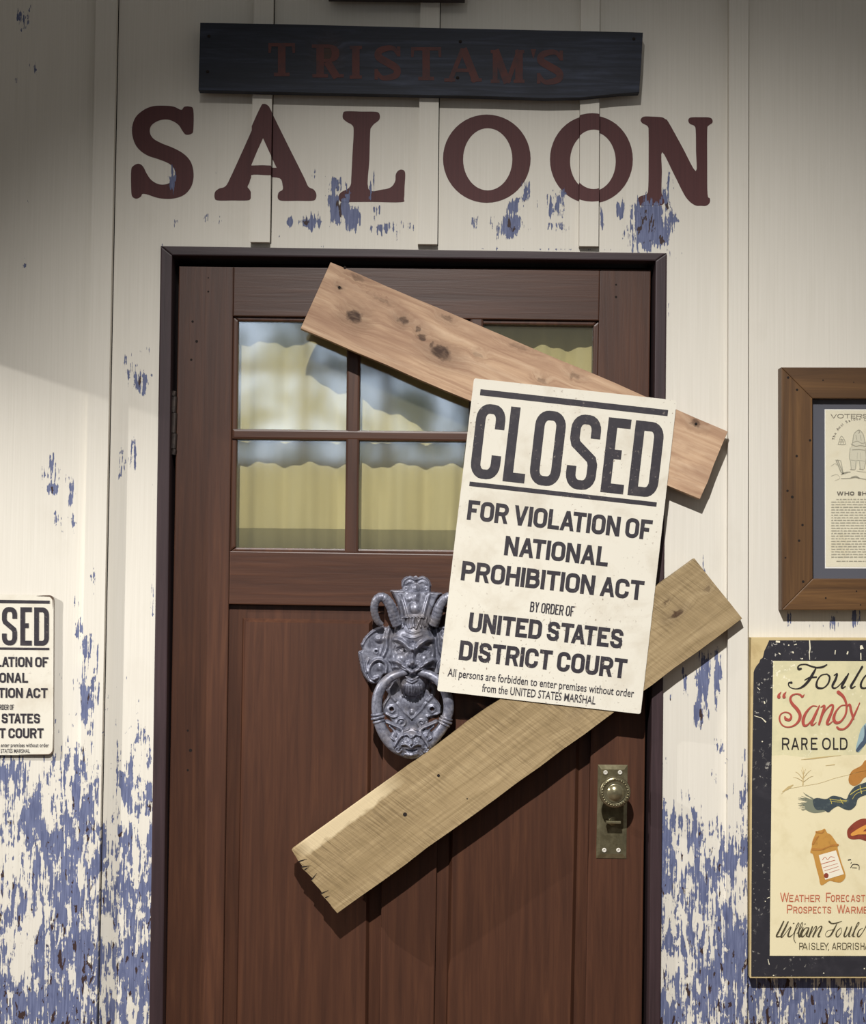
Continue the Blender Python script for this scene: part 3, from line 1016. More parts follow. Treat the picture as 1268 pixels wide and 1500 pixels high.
# glazing beads round the window opening
bm = bmesh.new()
prism(bm, [(341, 462), (349, 470), (345, 801), (336.4, 808)], DF + .006, DF + .03, bevel=.003)
prism(bm, [(341, 462.5), (878, 469), (869, 477), (349, 470)], DF + .006, DF + .03, bevel=.003)
prism(bm, [(878, 469), (870.6, 816), (863, 808), (869, 477)], DF + .006, DF + .03, bevel=.003)
prism(bm, [(336.4, 808), (345, 802), (863, 808), (870.6, 816)], DF + .006, DF + .03, bevel=.003)
link('glazing_bead', bm, m_door_v, parent=door)
cols = [(347, 508, 343, 506), (527, 689, 523, 686), (707, 871, 703, 866)]
for (a, b, c, d) in cols:
    for v0, v1 in ((468, 629), (642, 808)):
        f0, f1 = (v0 - 468) / 340, (v1 - 468) / 340
        q = [(a + (c - a) * f0, v0), (b + (d - b) * f0, v0 + 2), (b + (d - b) * f1, v1 + 4), (a + (c - a) * f1, v1 + 2)]
        bm = bmesh.new()
        prism(bm, q, DF + .013, DF + .017)
        link('glass_pane', bm, m_glass, parent=door)


def raised_panel(op, field):
    bm = bmesh.new()
    A = [P(u, v, DF + .013) for u, v in op]
    B = [P(u, v, DF + .013) for u, v in [(o[0] + (f[0] - o[0]) * .80, o[1] + (f[1] - o[1]) * .80) for o, f in zip(op, field)]]
    C = [P(u, v, DF + .005) for u, v in [(o[0] + (f[0] - o[0]) * .95, o[1] + (f[1] - o[1]) * .95) for o, f in zip(op, field)]]
    D_ = [P(u, v, DF + .003) for u, v in field]
    rings = [[bm.verts.new(p) for p in r] for r in (A, B, C, D_)]
    for r0, r1 in zip(rings, rings[1:]):
        for i in range(4):
            j = (i + 1) % 4
            bm.faces.new((r0[i], r0[j], r1[j], r1[i]))
    bm.faces.new(rings[-1])
    back = [bm.verts.new((p.x, DF + .03, p.z)) for p in A]
    for i in range(4):
        j = (i + 1) % 4
        bm.faces.new((rings[0][j], rings[0][i], back[i], back[j]))
    bm.faces.new(back[::-1])
    return link('panel', bm, m_door_v, parent=door)


raised_panel([(333, 882), (566, 886), (559, 1560), (322, 1560)], [(361, 911), (540, 914), (534, 1530), (351, 1530)])
raised_panel([(643, 886), (872, 890), (858, 1560), (632, 1560)], [(669, 915), (847, 918), (834, 1530), (657, 1530)])
# hinge on the left edge
bm = bmesh.new()
hx = P(254.5, 620, DF - .004)
for v0, v1, r in ((573, 580, .0045), (581, 604, .0052), (605, 634, .0052), (635, 657, .0052), (658, 666, .0045)):
    a, b = P(255.5, v0, DF - .004), P(254, v1, DF - .004)
    tube(bm, [a, b], r, 12)
hinge = link('hinge', bm, m_steel, parent=door, smooth=False, label='dark iron hinge knuckle on the left edge')

# knob set
PY = DF - .0035
bm = bmesh.new()
pl = [(875.5, 1120), (919, 1120.5), (917, 1257.5), (873, 1257)]
A = [P(u, v, DF - .001) for u, v in pl]
ins = [(880.5, 1127), (914, 1127.5), (912, 1251), (878.5, 1250.5)]
B = [P(u, v, PY) for u, v in ins]
r0 = [bm.verts.new((p.x, DF, p.z)) for p in A]; r1 = [bm.verts.new(p) for p in A]; r2 = [bm.verts.new(p) for p in B]
for x, y in ((r0, r1), (r1, r2)):
    for i in range(4):
        bm.faces.new((x[i], x[(i + 1) % 4], y[(i + 1) % 4], y[i]))
bm.faces.new(r2); bm.faces.new(r0[::-1])
plate = link('doorknob_plate', bm, m_brass, parent=door, label='aged brass backplate with four pale screws')
for u, v in ((886.5, 1131.5), (907.8, 1131.5), (884.8, 1245.3), (905.6, 1245.3)):
    bm = bmesh.new()
    c = P(u, v, PY)
    lathe(bm, c, [(.0040, PY + .001), (.0040, PY - .0012), (.0031, PY - .002), (.0015, PY - .0018), (.0013, PY - .0002), (0, PY - .0002)], 16)
    link('screw', bm, m_screw, parent=plate)
bm = bmesh.new()
c = P(900.5, 1160.5, DF - .05)
R0 = .0278
lathe(bm, c, [(.016, PY + .002), (.016, PY - .004), (.010, PY - .008), (.010, PY - .030), (R0 * .86, PY - .036), (R0, PY - .042), (R0, PY - .046), (R0 * .93, PY - .0495), (R0 * .70, PY - .0505),
              (R0 * .66, PY - .049), (R0 * .62, PY - .0525), (R0 * .58, PY - .0505), (R0 * .50, PY - .0535), (R0 * .32, PY - .057), (R0 * .15, PY - .0585), (0, PY - .059)], 48)
for i in range(30):                                  # beaded border of the knob
    a = 2 * math.pi * i / 30
    bmesh.ops.create_icosphere(bm, subdivisions=1, radius=.0019, matrix=Matrix.Translation((c.x + R0 * .82 * math.cos(a), PY - .0502, c.z + R0 * .82 * math.sin(a))))
link('doorknob', bm, m_brass, parent=plate, smooth=True, label='round aged brass knob with a beaded rim')
bm = bmesh.new()
tt = P(896.5, 1202, PY)
lathe(bm, tt, [(.0085, PY + .001), (.0085, PY - .003), (.006, PY - .006), (.004, PY - .012), (0, PY - .012)], 24)
box(bm, tt.x - .013, tt.x + .013, PY - .022, PY - .010, tt.z - .0022, tt.z + .0022, bevel=.001)
link('thumb_turn', bm, m_brass, parent=plate, smooth=False, label='small brass thumb turn below the knob')

# dark stop behind the door edge, and cloth behind the panes
bm = bmesh.new()
for poly in ([(225, 365), (268, 380), (252, 1530), (205, 1530)], [(980, 370), (946, 385), (933, 1530), (975, 1530)], [(235, 355), (980, 362), (960, 402), (255, 398)]):
    prism(bm, poly, DF + .045, DF + .08)
link('trim_11', bm, m_dark, kind='structure', label='dark rebate behind the edges of the door')
bm = bmesh.new()
CY = DF + .066
n = 120
xa, xb = P(352, 600, CY).x - .02, P(866, 600, CY).x + .02
zt, zb_, zh = P(600, 440, CY).z, P(600, 840, CY).z, P(600, 776, CY).z
rows = []
for i in range(n + 1):
    x = xa + (xb - xa) * i / n
    y = CY + .006 * math.sin(i * .42) + .003 * math.sin(i * 1.1 + 1)
    rows.append([bm.verts.new((x, y, z)) for z in (zt, zh, zb_)])
for A, B in zip(rows, rows[1:]):
    bm.faces.new((A[0], B[0], B[1], A[1])).material_index = 0
    bm.faces.new((A[1], B[1], B[2], A[2])).material_index = 1
o = link('window_curtain', bm, [m_cloth, m_hem], recalc=False, smooth=True, label='yellowish cloth curtain hanging behind the glass panes of the door', cat='curtain')
so = o.modifiers.new('cloth', 'SOLIDIFY'); so.thickness = .0015

# ------------------------------------------------------------------ plank sign above the door
TY = -.031
ts = empty('plank_sign', P(616, 140, -.0138) * 1.0, label='dark blue-black plank sign with faded red serif lettering above the door', cat='sign')
bm = bmesh.new()
prism(bm, [(293, 33), (420, 35.5), (640, 41), (800, 44.5), (920, 47), (941.5, 47.5), (939, 90), (936, 135.5), (905, 137), (850, 142.5), (800, 143.5), (700, 140.5), (600, 138.5), (450, 135.5), (290.5, 132)], TY, -.0138, bevel=.0012)
link('board', bm, m_plank, parent=ts)


def serif(ch, x0, x1, yt, yb, pen, thin):
    h = yb - yt; w = x1 - x0; m = (x0 + x1) / 2
    sb = lambda x, y, ww: ribbon([(x - ww / 2, y), (x + ww / 2, y)], thin)
    ct, cb = yt + thin / 2, yb - thin / 2
    if ch == 'T':
        return ribbon([(m, yt), (m, yb)], pen) + sb(m, cb, pen * 2.1) + ribbon([(x0, ct), (x1, ct)], thin) + [[(x0, yt), (x0 + thin, yt), (x0 + thin * .7, yt + h * .3), (x0, yt + h * .3)], [(x1 - thin, yt), (x1, yt), (x1, yt + h * .3), (x1 - thin * .7, yt + h * .3)]]
    if ch == 'I':
        return ribbon([(m, yt), (m, yb)], pen) + sb(m, ct, w) + sb(m, cb, w)
    if ch == 'R':
        s = x0 + w * .28
        bowl = [(s, ct)] + arc(x0 + w * .55, yt + h * .27, w * .27, h * .27 - thin / 2, -90, 90, 11) + [(s, yt + h * .54 - thin / 2)]
        return ribbon([(s, yt), (s, yb)], pen) + sb(s, cb, pen * 2.1) + sb(s - pen * .3, ct, pen * 1.6) + ribbon(bowl, [thin] * 2 + [thin, thin * 1.4, pen * .9, pen, pen, pen, pen * .9, thin * 1.4, thin, thin, thin][:11]) + ribbon([(x0 + w * .52, yt + h * .52), (x1 - pen * .5, yb)], pen) + sb(x1 - pen * .4, cb, pen * 1.6)
    if ch == 'S':
        pts = catmull([(x1 - w * .08, yt + h * .24), (x1 - w * .25, yt + h * .07), (m, yt + thin / 2), (x0 + w * .18, yt + h * .14), (x0 + w * .15, yt + h * .32), (m, yt + h * .49), (x1 - w * .15, yt + h * .66), (x1 - w * .16, yb - h * .14), (m, yb - thin / 2), (x0 + w * .25, yb - h * .07), (x0 + w * .06, yb - h * .26)], 5)
        N = len(pts)
        return ribbon(pts, [thin + (pen - thin) * math.sin(math.pi * i / (N - 1)) ** 1.2 for i in range(N)]) + ribbon([(x1 - w * .06, yt), (x1 - w * .06, yt + h * .3)], thin) + ribbon([(x0 + w * .05, yb), (x0 + w * .05, yb - h * .32)], thin)
    if ch == 'A':
        return ribbon([(m, yt), (x0 + w * .14, yb)], thin * 1.3) + ribbon([(m, yt), (x1 - w * .14, yb)], pen) + ribbon([(x0 + w * .28, yt + h * .66), (x1 - w * .28, yt + h * .66)], thin) + sb(x0 + w * .14, cb, w * .3) + sb(x1 - w * .14, cb, w * .3)
    if ch == 'M':
        a, b = x0 + w * .14, x1 - w * .16
        return ribbon([(a, yt), (a, yb)], thin * 1.4) + ribbon([(b, yt), (b, yb)], pen) + ribbon([(a, yt), (m, yb)], pen) + ribbon([(b, yt), (m, yb)], thin * 1.3) + sb(a, cb, w * .26) + sb(b, cb, w * .32) + sb(a - w * .04, ct, w * .18) + sb(b + w * .04, ct, w * .22)
    if ch == "'":
        return [[(x0, yt), (x1, yt), (m, yt + h * .3)]]
    return []


pl = []
for ch, a, b, t0 in (('T', 393, 432, 63), ('R', 457, 499, 65), ('I', 512, 530, 67), ('S', 549, 586, 68), ('T', 602, 646, 69), ('A', 651, 705, 71), ('M', 718, 768, 73), ("'", 777, 785, 72), ('S', 787, 824, 74)):
    pl += serif(ch, a, b, t0, t0 + 48.5, 11, 5)
bm = bmesh.new()
lay(bm, pl, px_map(TY - .0005))
link('lettering', bm, m_red_on_plank, parent=ts, recalc=False, label="faded red lettering TRISTAM'S")
for u, v in ((306, 53), (304, 105), (674, 61), (670, 114), (928, 57)):
    bm = bmesh.new()
    lathe(bm, P(u, v, TY), [(.0030, TY + .001), (.0030, TY - .0006), (.0016, TY - .0014), (0, TY - .0015)], 12)
    link('nail', bm, m_hole, parent=ts)

# ------------------------------------------------------------------ two planks nailed across the door
BF, BB = -.035, -.0142


def jag(a, b, n, amp, seed):
    rnd = random.Random(seed)
    a = np.array(a, float); b = np.array(b, float)
    d = (b - a) / np.linalg.norm(b - a)
    nrm = np.array((-d[1], d[0]))
    return [tuple(a + (b - a) * i / n + nrm * rnd.uniform(-amp, amp)) for i in range(1, n)]


up = empty('plank', P(752, 730, BB) * 1.0, label='fresh knotty pine plank slanting down to the right across the top of the door', cat='plank', group='planks nailed across the door')
bm = bmesh.new()
outl = [(484, 384)] + jag((484, 384), (1066, 632), 14, .6, 1) + [(1066, 632)] + jag((1066, 632), (1025, 731), 4, .8, 2) + [(1025, 731)] + jag((1025, 731), (440, 481), 14, .6, 3) + [(440, 481)]
prism(bm, outl, BF, BB, bevel=.0012)
link('board', bm, m_pine, parent=up)
for u, v in ((497, 421), (505, 392), (1019, 621)):
    bm = bmesh.new()
    lathe(bm, P(u, v, BF), [(.0026, BF + .001), (.0026, BF - .0006), (0, BF - .001)], 10)
    link('nail', bm, m_hole, parent=up)
lo = empty('plank', P(757, 1338, BB) * 1.0, label='weathered rough-sawn plank slanting up to the right below the closed sign', cat='plank', group='planks nailed across the door')
bm = bmesh.new()
end = [(427, 1245), (437, 1262), (444, 1268), (441, 1271), (452, 1281), (460, 1287), (456, 1290), (468, 1303), (472, 1306), (470, 1310), (481, 1320), (486, 1329), (494, 1338)]
outl = [(427, 1245)] + jag((427, 1245), (1017, 818), 16, .8, 5) + [(1017, 818)] + jag((1017, 818), (1087, 906), 4, .6, 6) + [(1087, 906)] + jag((1087, 906), (494, 1338), 18, 1.0, 7) + end[::-1][:-1]
prism(bm, outl, BF, BB, bevel=.0012)
link('board', bm, m_old, parent=lo)
for u, v, r in ((593, 1193, .0036), (642, 1136, .0026), (684, 1170, .0012)):
    bm = bmesh.new()
    lathe(bm, P(u, v, BF), [(r, BF + .001), (r, BF - .0004), (0, BF - .0006)], 12)
    link('nail', bm, m_hole, parent=lo)
bm = bmesh.new()                                     # splits in the sawn end
for a, b in (((437, 1262), (450, 1258)), ((441, 1270), (456, 1268)), ((456, 1289), (464, 1279)), ((470, 1309), (481, 1304)), ((446, 1274), (452, 1270)), ((476, 1315), (483, 1312))):
    lay(bm, ribbon([a, ((a[0] + b[0]) / 2, (a[1] + b[1]) / 2), b], [2.0, 1.3, .2]), px_map(BF - .0005))
link('end_split', bm, m_hole, parent=lo, recalc=False)


# ------------------------------------------------------------------ closed notices
def notice(corners, y, th, round_r, label, cat='sign'):
    """a tin notice 299 x 461 units laid between four photo corners (tl, tr, br, bl)"""
    q = [P(u, v, y) for u, v in corners]

    def fm(s, t, d=0.0):
        a, b = s / 299.0, t / 461.0
        p = (q[0] * (1 - a) + q[1] * a) * (1 - b) + (q[3] * (1 - a) + q[2] * a) * b
        return Vector((p.x, y - d, p.z))
    root = empty('closed_notice', fm(150, 461, -th), label=label, cat=cat, group='closed notices')
    r = round_r
    edge = arc(299 - r, r, r, r, -90, 0, 6) + arc(299 - r, 461 - r, r, r, 0, 90, 6) + arc(r, 461 - r, r, r, 90, 180, 6) + arc(r, r, r, r, 180, 270, 6)
    bm = bmesh.new()
    fr = [fm(s, t) for s, t in edge]
    prism_w(bm, fr, [Vector((p.x, y + th, p.z)) for p in fr], 0, 1, bevel=.0004)
    link('plate', bm, [m_sign, m_tinedge], parent=root)

    def part(polys, label):
        bm = bmesh.new()
        lay(bm, polys, lambda s, t: fm(s, t, .0005))
        link('lettering', bm, m_ink, parent=root, recalc=False, label=label)
    pl = [[(11.5, 15), (288, 15.5), (288, 24.5), (11.5, 24)], [(11.5, 152), (287, 152), (287, 158.5), (11.5, 158.5)]]
    bm = bmesh.new()
    lay(bm, pl, lambda s, t: fm(s, t, .0005))
    link('rule', bm, m_ink, parent=root, recalc=False, label='black rules above and below the word CLOSED')
    if r > 10:                                       # rusted rim at the rounded corner
        bm = bmesh.new()
        lay(bm, ribbon([(250, 2.5), (270, 1.8)] + arc(299 - r, r, r - 1.8, r - 1.8, -85, 0, 7) + [(297, 40)], [.5, 2.5, 3.5, 4.5, 5, 5, 4.5, 3.5, 2.5, .5]), lambda s, t: fm(s, t, .0006))
        link('rust_rim', bm, m_tinedge, parent=root, recalc=False, label='dark rust along the upper rounded corner')
        bm = bmesh.new()
        lay(bm, ribbon([(297, 400), (297.4, 440)] + arc(299 - r, 461 - r, r - 1.5, r - 1.5, 0, 90, 6) + [(200, 459.5)], [.4, 1.6, 2.2, 2.8, 3, 3, 2.6, 2.2, .6]), lambda s, t: fm(s, t, .0006))
        link('rust_rim', bm, m_tinedge, parent=root, recalc=False, label='dark rust along the lower rounded corner')
    w = []
    for ch, a, b in (('C', 10, 53), ('L', 59, 91), ('O', 97, 142), ('S', 150, 194), ('E', 203, 236.5), ('D', 243, 286)):
        sp = BLOCK[ch][1]
        if ch == 'C':
            sp = [('p', [(1, .70)] + arc(.6, .84, .4, .16, 0, 90, 6) + arc(.4, .84, .4, .16, 90, 180, 6) + arc(.4, .16, .4, .16, 180, 270, 6) + arc(.6, .16, .4, .16, 270, 360, 6) + [(1, .30)])]
        if ch == 'S':
            sp = [('p', [(1, .72)] + arc(.6, .84, .4, .16, 0, 90, 6) + arc(.4, .84, .4, .16, 90, 180, 6) + [(0, .70), (.08, .62), (.92, .40), (1, .32)] + arc(.6, .16, .4, .16, 0, -90, 6) + arc(.4, .16, .4, .16, -90, -180, 6) + [(0, .28)])]
        w += put_glyph(sp, a, b, 35.5, 146, 14)
    part(w, 'large black condensed lettering CLOSED')
    part(text_line('FOR VIOLATION OF', 13.5, 284.5, 179, 208, 5.8), 'black lettering FOR VIOLATION OF')
    part(text_line('NATIONAL', 73.5, 226, 225, 253.5, 5.8), 'black lettering NATIONAL')
    part(text_line('PROHIBITION ACT', 15, 282.5, 268.5, 297, 5.8), 'black lettering PROHIBITION ACT')
    part(text_line('BY ORDER OF', 120.7, 185.5, 316.5, 331.5, 1.9, space=.62), 'small thin lettering BY ORDER OF')
    part(text_line('UNITED STATES', 34.5, 261, 342, 370, 5.8), 'black lettering UNITED STATES')
    part(text_line('DISTRICT COURT', 25.5, 271, 384, 412.5, 5.8), 'black lettering DISTRICT COURT')
    part(font_line('All persons are forbidden to enter premises without order', 12.3, 286, 438, 11.6, .010) + font_line('from the UNITED STATES MARSHAL', 64.8, 231.5, 454.6, 11.6, .010), 'small lettering about entering without order')
    return root


notice([(694, 554), (991, 586.5), (938, 1046), (640, 1012)], -.0375, .0016, 3, 'large cream tin closed notice tilted across the door in front of both planks')
notice([(-73, 870), (78.5, 872), (78, 1106), (-73.5, 1106)], -.0065, .0062, 15, 'smaller upright closed notice with rounded corners on the wall at the left edge')

# ------------------------------------------------------------------ framed print
FY = -.027
fr = empty('picture_frame', P(1300, 893, -.001) * 1.0, label='brown stained wooden picture frame with grey mount and old voters print', cat='picture')
o_ = [(1144, 538), (1466, 538.5), (1466, 893.5), (1144.6, 893.5)]
i_ = [(1189.5, 583.5), (1421, 584), (1421, 847.5), (1190, 847.5)]
HOL = {0: [(1205, 557, .0013), (1250, 560, .001)], 3: [(1154, 553, .0022), (1167, 571, .0022), (1186, 645, .0022), (1166.5, 668, .0022), (1153, 719, .0022), (1160, 728, .0026), (1175, 769, .0022), (1170, 792, .0022), (1150, 817, .0016), (1176, 852, .0024)], 2: [(1209, 876, .0016), (1254, 866, .0014), (1260, 886, .0012)], 1: []}
for k in range(4):
    j = (k + 1) % 4
    bm = bmesh.new()
    prism(bm, [o_[k], o_[j], i_[j], i_[k]], FY, -.001, bevel=.0016)
    for (u, v, r) in HOL[k]:
        disc(bm, P(u, v, FY), r, FY - .0003, 1, 10)
    link('frame_side', bm, [m_frame_h if k in (0, 2) else m_frame_v, m_hole], parent=fr)
bm = bmesh.new()
MY = -.012
prism(bm, [(1186, 580), (1425, 580), (1425, 852), (1186, 852)], MY, -.002)
link('mount', bm, m_mat, parent=fr, label='slate grey mount board')
bm = bmesh.new()
prism(bm, [(1207.5, 599.5), (1402, 600), (1402, 833), (1208, 832.5)], MY - .0008, MY)
prism(bm, [(1208.6, 600.6), (1401, 601), (1401, 831), (1209, 830.5)], MY - .0011, MY - .0004, 1)
pr = link('print', bm, [m_white, m_paper], parent=fr, label='yellowed paper print with a grey engraving and text')
zd = lambda p: (1185 + p[0] / 9.375, 580 + p[1] / 9.375)
ze = lambda p: (1185 + p[0] / 9.375, 700 + p[1] / 9.375)
PYM = px_map(MY - .0016)


def zl(polys, z): return [[z(p) for p in q] for q in polys]


bm = bmesh.new()
x = 292
for ch in 'VOTERS':
    w = {'V': 85, 'O': 86, 'T': 82, 'E': 66, 'R': 80, 'S': 62}[ch]
    lay(bm, zl(put_glyph(ROUND[ch][1], x, x + w, 248, 306, 8), zd), PYM)
    x += w + 9
link('print_heading', bm, m_engr, parent=pr, recalc=False, label='grey heading VOTERS')
bm = bmesh.new()
for ch, a, b in (('W', 378, 470), ('H', 482, 548), ('O', 556, 618), ('S', 664, 714), ('H', 724, 790)):
    lay(bm, zl(put_glyph(ROUND[ch][1], a, b, 1312, 1368, 15), zd), PYM)
link('print_heading', bm, m_engr, parent=pr, recalc=False, label='grey heading WHO SH')
bm = bmesh.new()
arc_txt = 'The Anti Saloon League'
a0 = 172.0
for ch in arc_txt:
    if ch != ' ':
        ang = math.radians(a0)
        cx, cz = 682 + 340 * math.cos(ang), 650 - 320 * math.sin(ang)
        ph = ang - math.pi / 2
        for tri in font_polys(ch, .012):
            q = []
            for px_, py_ in tri:
                X, Y = px_ * 52, py_ * 52
                q.append(zd((cx + X * math.cos(ph) - Y * math.sin(ph), cz - (X * math.sin(ph) + Y * math.cos(ph)))))
            lay(bm, [q], PYM)
    a0 -= 6.6 if ch not in 'iltf ' else 4.6
link('print_lettering', bm, m_engr, parent=pr, recalc=False, label='grey lettering bent in an arch')
bm = bmesh.new()                                     # rows of small print
rnd = random.Random(8)
for r in range(23):
    y = 295 + r * 36
    x = 372 if r == 0 else 302
    while x < 1900:
        w = rnd.uniform(22, 74)
        lay(bm, zl([[(x, y - 7), (x + w, y - 7 + rnd.uniform(-2, 2)), (x + w, y + 7), (x, y + 7 + rnd.uniform(-2, 2))]], ze), PYM)
        x += w + rnd.uniform(9, 15)
x = 372
while x < 1700:
    w = rnd.uniform(20, 60)
    lay(bm, zl([[(x, 1138), (x + w, 1138), (x + w, 1150), (x, 1150)]], ze), PYM)
    x += w + 12
link('small_print', bm, m_engr_l, parent=pr, recalc=False)
bm = bmesh.new()                                     # the engraving: a standing figure, an emblem, a bush and the ground
rb = lambda pts, w: zl(ribbon(catmull(pts, 4), w, cap=True), zd)
for polys, mi in (
        ([[(560, 700), (770, 700), (780, 880), (760, 1000), (690, 1010), (670, 890), (640, 1010), (570, 1005), (555, 880)]], 1),
        ([[(580, 690), (590, 590), (620, 500), (680, 465), (730, 500), (760, 590), (775, 690)]], 1)):
    lay(bm, zl(polys, zd), px_map(MY - .0014), mi)
for pts, w in (([(560, 720), (550, 850), (565, 900), (575, 1005)], 9), ([(770, 720), (780, 860), (755, 1000)], 9), ([(585, 690), (600, 600), (615, 520), (680, 468), (735, 520), (760, 610), (778, 690)], 10), ([(590, 740), (680, 735), (760, 745)], 12),
               ([(570, 880), (640, 890), (670, 885), (760, 895)], 6), ([(640, 900), (630, 1010)], 8), ([(690, 900), (700, 1010)], 8), ([(600, 640), (660, 620), (720, 650), (770, 640)], 10), ([(640, 540), (650, 600)], 9), ([(700, 540), (712, 610)], 9), ([(575, 660), (640, 690), (700, 680), (775, 695)], 12),
               ([(680, 470), (690, 500), (672, 510)], 12), ([(660, 780), (655, 870)], 4), ([(700, 780), (705, 870)], 4), ([(690, 1005), (740, 1012)], 12), ([(565, 1010), (620, 1015)], 12),
               ([(395, 665), (440, 550), (500, 660), (395, 665)], 8), ([(410, 630), (480, 630)], 7), ([(420, 600), (470, 600)], 7), ([(430, 660), (445, 590), (470, 655)], 7),
               ([(370, 890), (400, 960), (450, 1060), (530, 1050)], 16), ([(390, 880), (430, 980), (470, 1060)], 14), ([(430, 890), (450, 980), (460, 1070)], 12), ([(360, 880), (420, 885)], 7), ([(300, 965), (350, 930), (380, 950)], 6), ([(440, 1080), (500, 1050), (560, 1045)], 14),
               ([(440, 1135), (560, 1130), (640, 1118), (778, 1145), (1000, 1150), (1400, 1120)], 12), ([(580, 1120), (640, 1105), (680, 1130)], 22), ([(650, 1030), (720, 1040), (790, 1045), (1000, 1040)], 6), ([(300, 1100), (380, 1080), (420, 1130), (350, 1165)], 4)):
    lay(bm, rb(pts, w), PYM, 0)
link('engraving', bm, [m_engr_l, m_engr_m], parent=pr, recalc=False)
bm = bmesh.new()
prism(bm, [(1187, 581), (1424, 581), (1424, 851), (1187, 851)], -.0165, -.0145)
link('glass', bm, m_pglass, parent=fr)

# ------------------------------------------------------------------ whisky poster
WY = -.0215
po = empty('poster', P(1290, 1433, -.001) * 1.0, label='black bordered whisky poster with snowy scene below the picture frame', cat='poster')
bm = bmesh.new()
prism(bm, [(1100, 934), (1470, 935), (1470, 1433), (1098.5, 1433)], WY, -.001, bevel=.001)
link('backing_board', bm, m_pedge, parent=po, label='tan board whose torn corner shows')
za = lambda p: (1095 + p[0] / 7.33, 925 + p[1] / 7.33)
zb = lambda p: (1120 + p[0] / 6.25, 1060 + p[1] / 6.25)
zc = lambda p: (1120 + p[0] / 8.567, 1290 + p[1] / 8.567)
bm = bmesh.new()
torn = [za(p) for p in ((228, 95), (215, 130), (203, 155), (190, 185), (178, 205), (168, 255), (158, 285), (135, 300), (122, 335), (108, 352), (88, 378), (70, 412), (62, 440))]
prism(bm, torn + [(1101, 1150), (1100, 1430.5), (1469, 1430.5), (1469, 938)], WY - .0006, WY, 0)
lay(bm, [[(1132, 968), (1440, 969), (1440, 1120), (1129.8, 1120)], ], px_map(WY - .0010), 1)
lay(bm, [[(1130.1, 1107), (1150, 1106), (1190, 1111), (1240, 1106), (1440, 1104), (1440, 1400.5), (1127, 1400)]], px_map(WY - .0013), 2)
# worn white cracks in the border
for pts, w in (([(662, 95), (668, 180), (660, 240), (664, 305)], [10, 14, 8, 5]), ([(300, 108), (345, 112)], 20), ([(1215, 150), (1225, 190)], [24, 40]), ([(1212, 230), (1214, 305)], 10), ([(432, 148), (445, 146)], 12), ([(495, 145), (525, 135)], [6, 12]), ([(330, 230), (350, 245)], 10), ([(480, 215), (490, 235)], 14),
               ([(70, 905), (150, 930), (195, 975)], [6, 7, 14]), ([(175, 750), (182, 775)], 12), ([(940, 200), (935, 245)], 9), ([(1065, 245), (1075, 215)], 14), ([(100, 600), (130, 630)], [4, 8]), ([(150, 1178), (160, 1185)], 14), ([(575, 295), (590, 290)], 12), ([(250, 600), (258, 605)], 9)):
    lay(bm, zl(ribbon(pts, w), za), px_map(WY - .0012), 3)
for pts, w in (([(25, 222), (60, 208)], 9), ([(0, 262), (10, 258)], 12), ([(38, 985), (55, 1055)], [6, 10]), ([(100, 1190), (118, 1188)], 14), ([(1240, 1105), (1256, 1103)], 14), ([(730, 1160), (745, 1162)], 12)):
    lay(bm, zl(ribbon(pts, w), zc), px_map(WY - .0012), 3)
pp = link('printed_sheet', bm, [m_pblack, m_sky, m_snow, m_paper], parent=po, label='printed sheet with black border and snowy field')
LM = px_map(WY - .0022)
LM1 = px_map(WY - .0017)
LM2 = px_map(WY - .0020)


def pen_strokes(lst, z, cap=True):
    out = []
    for pts, w in lst:
        a = np.array(pts, float)
        ww = np.array(w if hasattr(w, '__len__') else [w] * len(pts), float)
        c3 = catmull(np.column_stack([a, ww]), 6)
        out += zl(ribbon([q[:2] for q in c3], [max(1.0, q[2]) for q in c3], cap=cap), z)
    return out


def child(name, polys, mat, lab=None, mp=LM):
    bm = bmesh.new()
    lay(bm, polys, mp)
    return link(name, bm, mat, parent=pp, recalc=False, label=lab)


child('poster_lettering', pen_strokes([
    ([(572, 398), (548, 402), (536, 384), (560, 358), (620, 352), (680, 372), (740, 386), (800, 380), (848, 356)], [18, 26, 16, 12, 13, 16, 16, 20, 12]),
    ([(735, 385), (700, 450), (650, 530), (590, 590), (530, 614), (470, 606), (438, 578), (440, 550), (468, 548)], [10, 26, 27, 22, 10, 8, 12, 14, 24]),
    ([(610, 520), (660, 496), (735, 488)], [8, 16, 14]),
    ([(850, 456), (878, 490), (862, 555), (815, 602), (760, 606), (736, 580), (748, 520), (790, 468), (850, 456)], [12, 20, 16, 12, 22, 24, 16, 12, 12]),
    ([(925, 470), (958, 456), (940, 515), (908, 580), (920, 606), (955, 598), (1010, 545), (1055, 480)], [8, 18, 24, 24, 18, 10, 9, 9]),
    ([(1080, 452), (1045, 520), (1008, 588), (1018, 606), (1048, 588)], [14, 24, 24, 16, 8]),
    ([(1228, 378), (1190, 440), (1150, 510), (1106, 586), (1118, 606), (1152, 588)], [22, 20, 22, 24, 16, 8]),
    ([(1330, 470), (1270, 470), (1225, 530), (1212, 580), (1230, 606), (1280, 596), (1340, 520)], [10, 14, 18, 24, 20, 12, 10])], za), m_pblk, 'black script lettering beginning Foul')
